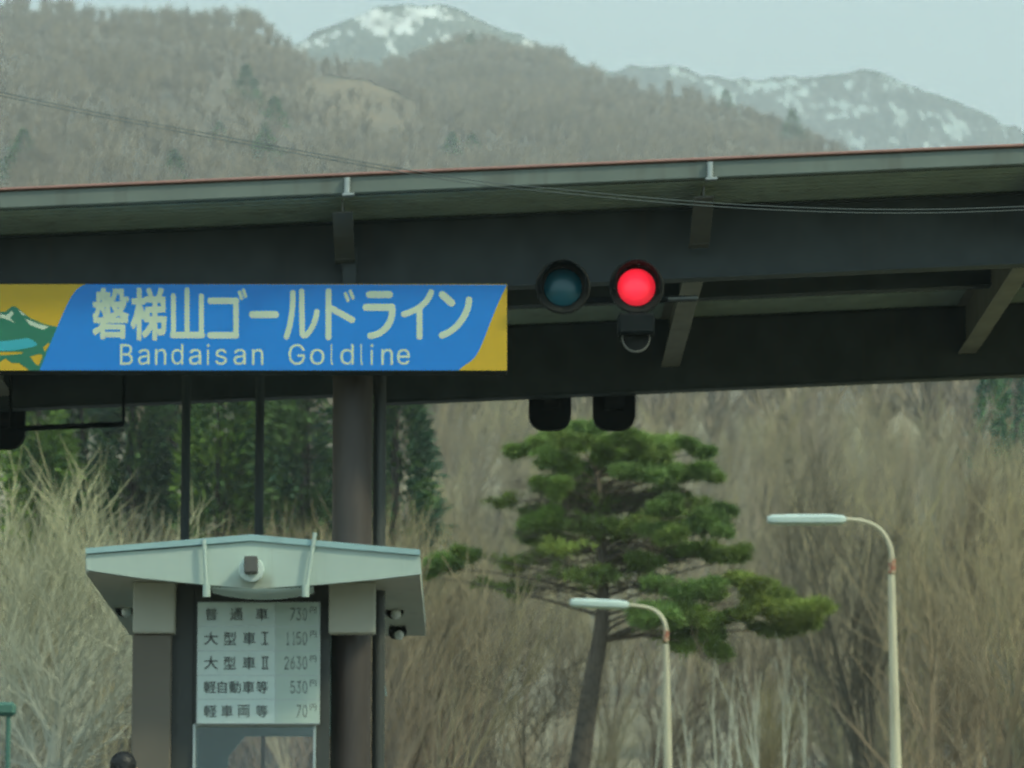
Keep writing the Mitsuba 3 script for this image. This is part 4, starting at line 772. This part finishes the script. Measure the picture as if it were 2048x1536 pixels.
# --- woods on the hill: thousands of small bare crowns
def tuft(seed):
    r = random.Random(seed); sg = [[0, 0, -0.1, 0.02, 0, 0.75, 0.022, 0.01]]
    tw = []
    for k in range(20):
        z = 0.12+0.5*r.random(); a = r.uniform(0, 6.28); sp = r.uniform(0.08, 0.36); L = r.uniform(0.3, 0.55)
        e = np.array([math.cos(a)*sp, math.sin(a)*sp, z+L]); b = np.array([0, 0, z]); tw.append([*b, *e, 0.026, 0]); m = b+(e-b)*r.uniform(0.3, 0.6)
        a2 = a+r.uniform(-1.2, 1.2); tw.append([*m, *(m+np.array([math.cos(a2)*0.16, math.sin(a2)*0.16, 0.24])), 0.022, 0])
    return join([prisms(np.array(sg), 3), prisms(np.array(tw), 3, True)])
TU = [tuft(i) for i in range(6)]
rng = np.random.default_rng(9); N = 13200
Yt = (290**2+(2420**2-290**2)*rng.random(N))**0.5; Xt = (rng.random(N)*2-1)*(Yt*0.138+10)-Yt*0.009
gz = ground(Xt, Yt)
el = (gz-EYE)/Yt; pyy = 2225-el*F; keep = np.ones(N, bool)
d = np.sqrt(((Xt-CLEAR[0])/29)**2+((Yt-CLEAR[1]+90)/260)**2)+(meshkit.fbm(np.stack([Xt/30, Yt/30, 0*Xt], -1), 2, 1)-0.5)*1.0
keep &= ~((rng.random(N) > (d-0.45)/0.8) & (Xt > CLEAR[0]-40))
keep &= ~((pyy > 470) & (pyy < 620) & (rng.random(N) < 0.8))
for hx, hy, hh in HC: keep &= ~((np.abs(Xt-hx) < hh*0.55) & (Yt < hy+hh*0.4) & (Yt > hy-hh*2.6))
vs, fs, cs, off = [], [], [], 0
tone = meshkit.fbm(np.stack([Xt/120, Yt/120, 0*Xt], -1), 3, 6)
for i in np.nonzero(keep)[0]:
    x, y = Xt[i], Yt[i]; v, f = TU[rng.integers(6)]; a = rng.random()*6.28; c, s = math.cos(a), math.sin(a)
    h = rng.uniform(6.0, 10.5)*(0.8 if x > 60 and y > 1500 else 1.0); w = h*rng.uniform(0.8, 1.25)
    q = v@np.array([[c, -s, 0], [s, c, 0], [0, 0, 1]]).T*[w, w, h]+[x, y, gz[i]-0.3]
    base = np.array([(0.225, 0.20, 0.165), (0.21, 0.19, 0.16), (0.24, 0.21, 0.165), (0.20, 0.18, 0.16)][rng.integers(4)])*1.2*(0.84+0.32*tone[i])*rng.uniform(0.94, 1.06)*np.array([1.06, 1.0, 0.92])
    vs.append(q); fs.append(f+off); cs.append(np.broadcast_to(base, v.shape)); off += len(v)
scene['hill_forest'] = vcmesh('hill_forest', np.vstack(vs), np.vstack(fs), np.vstack(cs))
labels['hill_forest'] = {'label': 'grey-brown leafless forest covering the hills above the canopy roof', 'category': 'forest', 'kind': 'stuff'}

# --- red pine
PY = 94.0
pt = thing('pine_tree', 'large pine tree with flat green needle clouds and a leaning trunk', 'tree')
def pp_(px, py, dy=0.0): return at(px, py, PY)+np.array([0, dy, 0])
tr = [(1140, 1640), (1158, 1536), (1175, 1420), (1190, 1330), (1203, 1250), (1206, 1160), (1203, 1080), (1200, 1000), (1190, 930), (1195, 880)]
P = smoothline([pp_(*p) for p in tr], 5); P[0] = [P[0][0], PY, float(ground(P[0][0], PY))-0.2]
rad = np.interp(np.linspace(0, 1, len(P)), [0, 0.2, 0.45, 0.6, 1.0], [0.25, 0.215, 0.16, 0.11, 0.03])
def pinebark(p, n, uv):
    h = smoothstep(8.5, 12.5, p.z); c1, c2, w = voronoi(p.x*6+p.y*6, p.z*3)
    crack = smoothstep(0.02, 0.16, c2-c1)
    return mix(mix((0.045, 0.040, 0.035), (0.10, 0.085, 0.07), crack), (0.17, 0.135, 0.105), h*0.7)
M('pine_bark', principled(proc(pinebark), 0.9))
part(pt, 'trunk', tubem(P, rad, 14), 'pine_bark', smooth=60)
pads = [(1048, 894, 36, 20, 0), (1111, 876, 54, 19, .5), (1183, 870, 42, 16, -.4), (1220, 890, 40, 22, .6), (1310, 884, 56, 19, 0), (1396, 908, 34, 14, -.5), (1102, 940, 46, 17, -.8), (1292, 925, 46, 22, -.9), (1374, 942, 62, 18, .3), (1422, 936, 24, 12, .8), (1174, 958, 58, 13, .9), (1274, 972, 42, 13, -1.2), (1347, 990, 52, 19, .4), (1392, 1008, 40, 14, .9), (1432, 1035, 34, 10, -.3),
        (1102, 994, 36, 17, -1.1), (1093, 1026, 46, 17, .2), (1174, 1030, 52, 15, 1.2), (1084, 1053, 50, 16, -.5), (1102, 1071, 40, 12, .7), (1390, 1062, 50, 17, -.8), (1362, 1094, 66, 12, .5), (1432, 1103, 50, 19, .2), (1464, 1121, 40, 18, -.6), (1482, 1157, 50, 15, .6), (1328, 1153, 42, 10, 1.2), (1355, 1189, 62, 18, -.8), (1556, 1194, 64, 15, .2), (1564, 1225, 82, 23, -.2), (1574, 1248, 58, 15, .5), (1474, 1230, 34, 15, .7),
        (1382, 1234, 54, 20, -.4), (1292, 1248, 50, 24, -1.0), (1374, 1266, 70, 18, .5), (1424, 1298, 48, 13, 0), (880, 1121, 42, 17, .3), (943, 1112, 32, 12, -.4), (858, 1139, 18, 9, .5), (1040, 1166, 76, 11, .6), (1110, 1112, 52, 13, -.9), (1010, 985, 40, 15, 1.0), (1250, 1060, 40, 9, 1.0), (1235, 905, 40, 15, -1.3), (1145, 905, 40, 16, -1.2), (1330, 1040, 46, 12, -1.2), (1240, 940, 40, 12, .2), (1500, 1185, 40, 12, -.7), (1300, 960, 50, 18, -.6), (1345, 935, 44, 18, .9), (1265, 895, 44, 20, .3), (1160, 925, 50, 17, .7), (1215, 930, 46, 14, -.7), (1370, 1030, 46, 14, .5), (1415, 1075, 40, 14, -1), (1420, 1190, 46, 14, -.2), (1330, 1090, 36, 10, -1.1), (1120, 960, 40, 14, .5), (1060, 1040, 30, 12, 1.1), (1190, 1000, 75, 30, .3), (1215, 1062, 85, 30, -.4), (1130, 1095, 70, 24, .5), (1240, 1110, 60, 22, .8), (1180, 1160, 80, 22, -.6), (1030, 1120, 60, 16, .2), (1130, 975, 40, 15, .9), (1300, 1010, 46, 15, .6), (1310, 1075, 44, 14, -.9), (1280, 1130, 50, 14, -.3)]
rng = np.random.default_rng(3)
VC, FC, CC, off = [], [], [], 0
for k, (px, py, rx, ry, dy) in enumerate(pads):
    c = pp_(px, py, dy*1.5); ax, az = rx*1.12*PY/F, ry*(0.85 if px > 1440 else 1.1)*PY/F
    # limb from the trunk to the pad
    j = int(np.argmin(np.abs(P[:, 2]-(c[2]-0.25*np.hypot(c[0]-P[-12][0], dy))) + 0.0)); j = max(min(j, len(P)-3), 18)
    a_ = P[j]; m_ = a_*0.5+c*0.5+np.array([0, 0, 0.12+0.1*math.sin(k)])
    L = np.linalg.norm(c-a_)
    part(pt, 'limb', tubem(smoothline([a_, m_, c-np.array([0, 0, az*0.6])], 4), np.linspace(min(0.011+0.009*L, rad[j]*0.5), 0.008, 9), 6), 'pine_bark', smooth=60)
    sparse = k in (10, 17, 38, 39, 40, 41) or 59 <= k <= 64
    n = int((70+rx*ry*0.26)*(0.2 if sparse else 1.0)*1.4)
    ns = max(4, int(rx*ry/90)); sc_ = rng.normal(size=(ns, 3)); sc_ /= np.linalg.norm(sc_, axis=1, keepdims=True); sc_ *= rng.uniform(0.25, 1.0, (ns, 1))
    si_ = rng.integers(0, ns, n); w = rng.normal(size=(n, 3)); w /= np.linalg.norm(w, axis=1, keepdims=True); w *= rng.random((n, 1))**0.4
    sr_ = rng.uniform(0.28, 0.52, (ns, 1))[si_]
    q = c+sc_[si_]*np.array([ax, ax*0.85, az*0.9])+w*np.array([1.0, 0.9, 0.30])*ax*sr_; q[:, 2] += 0.06*np.sin(q[:, 0]*5+k)
    # each tuft: ten needles fanned upward and outward
    m = 11; qq = np.repeat(q, m, 0); d = rng.normal(size=(n*m, 3))*0.75+np.repeat(w*np.array([1.0, 1.0, 0.3]), m, 0)+[0, 0, 0.55]
    v, f = sprays(qq, d, rng.uniform(0.10, 0.22, n*m), rng.uniform(0.009, 0.017, n*m), rng)
    tone_ = rng.uniform(0.8, 1.15)*np.repeat(rng.uniform(0.7, 1.3, (ns, 1))[si_], m, 0)
    cl = np.array([(0.215, 0.31, 0.08), (0.235, 0.325, 0.085), (0.18, 0.275, 0.08)][k % 3])*tone_*rng.uniform(0.75, 1.2, (n*m, 1))
    if px > 1440 or sparse: cl = cl*np.array([1.12, 1.0, 0.9])
    VC.append(v); FC.append(f+off); CC.append(np.repeat(cl, 4, 0)); off += len(v)
key = pt+'__needles'; scene[key] = vcmesh(key, np.vstack(VC), np.vstack(FC), np.vstack(CC), 'needles'); labels[key] = {'kind': 'stuff'}
# bare under-branches of the pine
rb_ = random.Random(4); sg = []
for k in range(170):
    j = rb_.randrange(24, len(P)-8); a_ = P[j]; an = rb_.uniform(-1, 1)*0.5+(0 if rb_.random() < 0.5 else math.pi); L = rb_.uniform(0.5, 2.2)
    b_ = a_+np.array([math.cos(an)*L, math.sin(an)*L*0.8, rb_.uniform(-0.35, 0.25)*L]); sg.append([*a_, *b_, 0.012, 0.005])
    for s in range(7):
        m_ = a_+(b_-a_)*rb_.uniform(0.4, 0.95); sg.append([*m_, *(m_+np.array([rb_.uniform(-.4, .4), rb_.uniform(-.4, .4), rb_.uniform(-.15, .35)])), 0.007, 0.004])
v, f = prisms(np.array(sg), 4); part(pt, 'dead_branch', trimesh.Trimesh(v, f, process=False), 'pine_bark', kind='stuff')

# ------------------------------------------------------------------ air
scene['haze_air'] = {'type': 'homogeneous', 'albedo': {'type': 'rgb', 'value': [0.94, 0.96, 0.96]}, 'sigma_t': {'type': 'rgb', 'value': [0.00024, 0.00025, 0.00026]}}
scene['haze'] = {'type': 'cube', 'to_world': T().translate([0, 2700, 560]) @ T().scale([8000, 4200, 580]), 'bsdf': {'type': 'null'}, 'interior': {'type': 'ref', 'id': 'haze_air'}}
labels['haze'] = {'label': 'thin pale air haze over the far hills', 'category': 'haze', 'kind': 'stuff'}
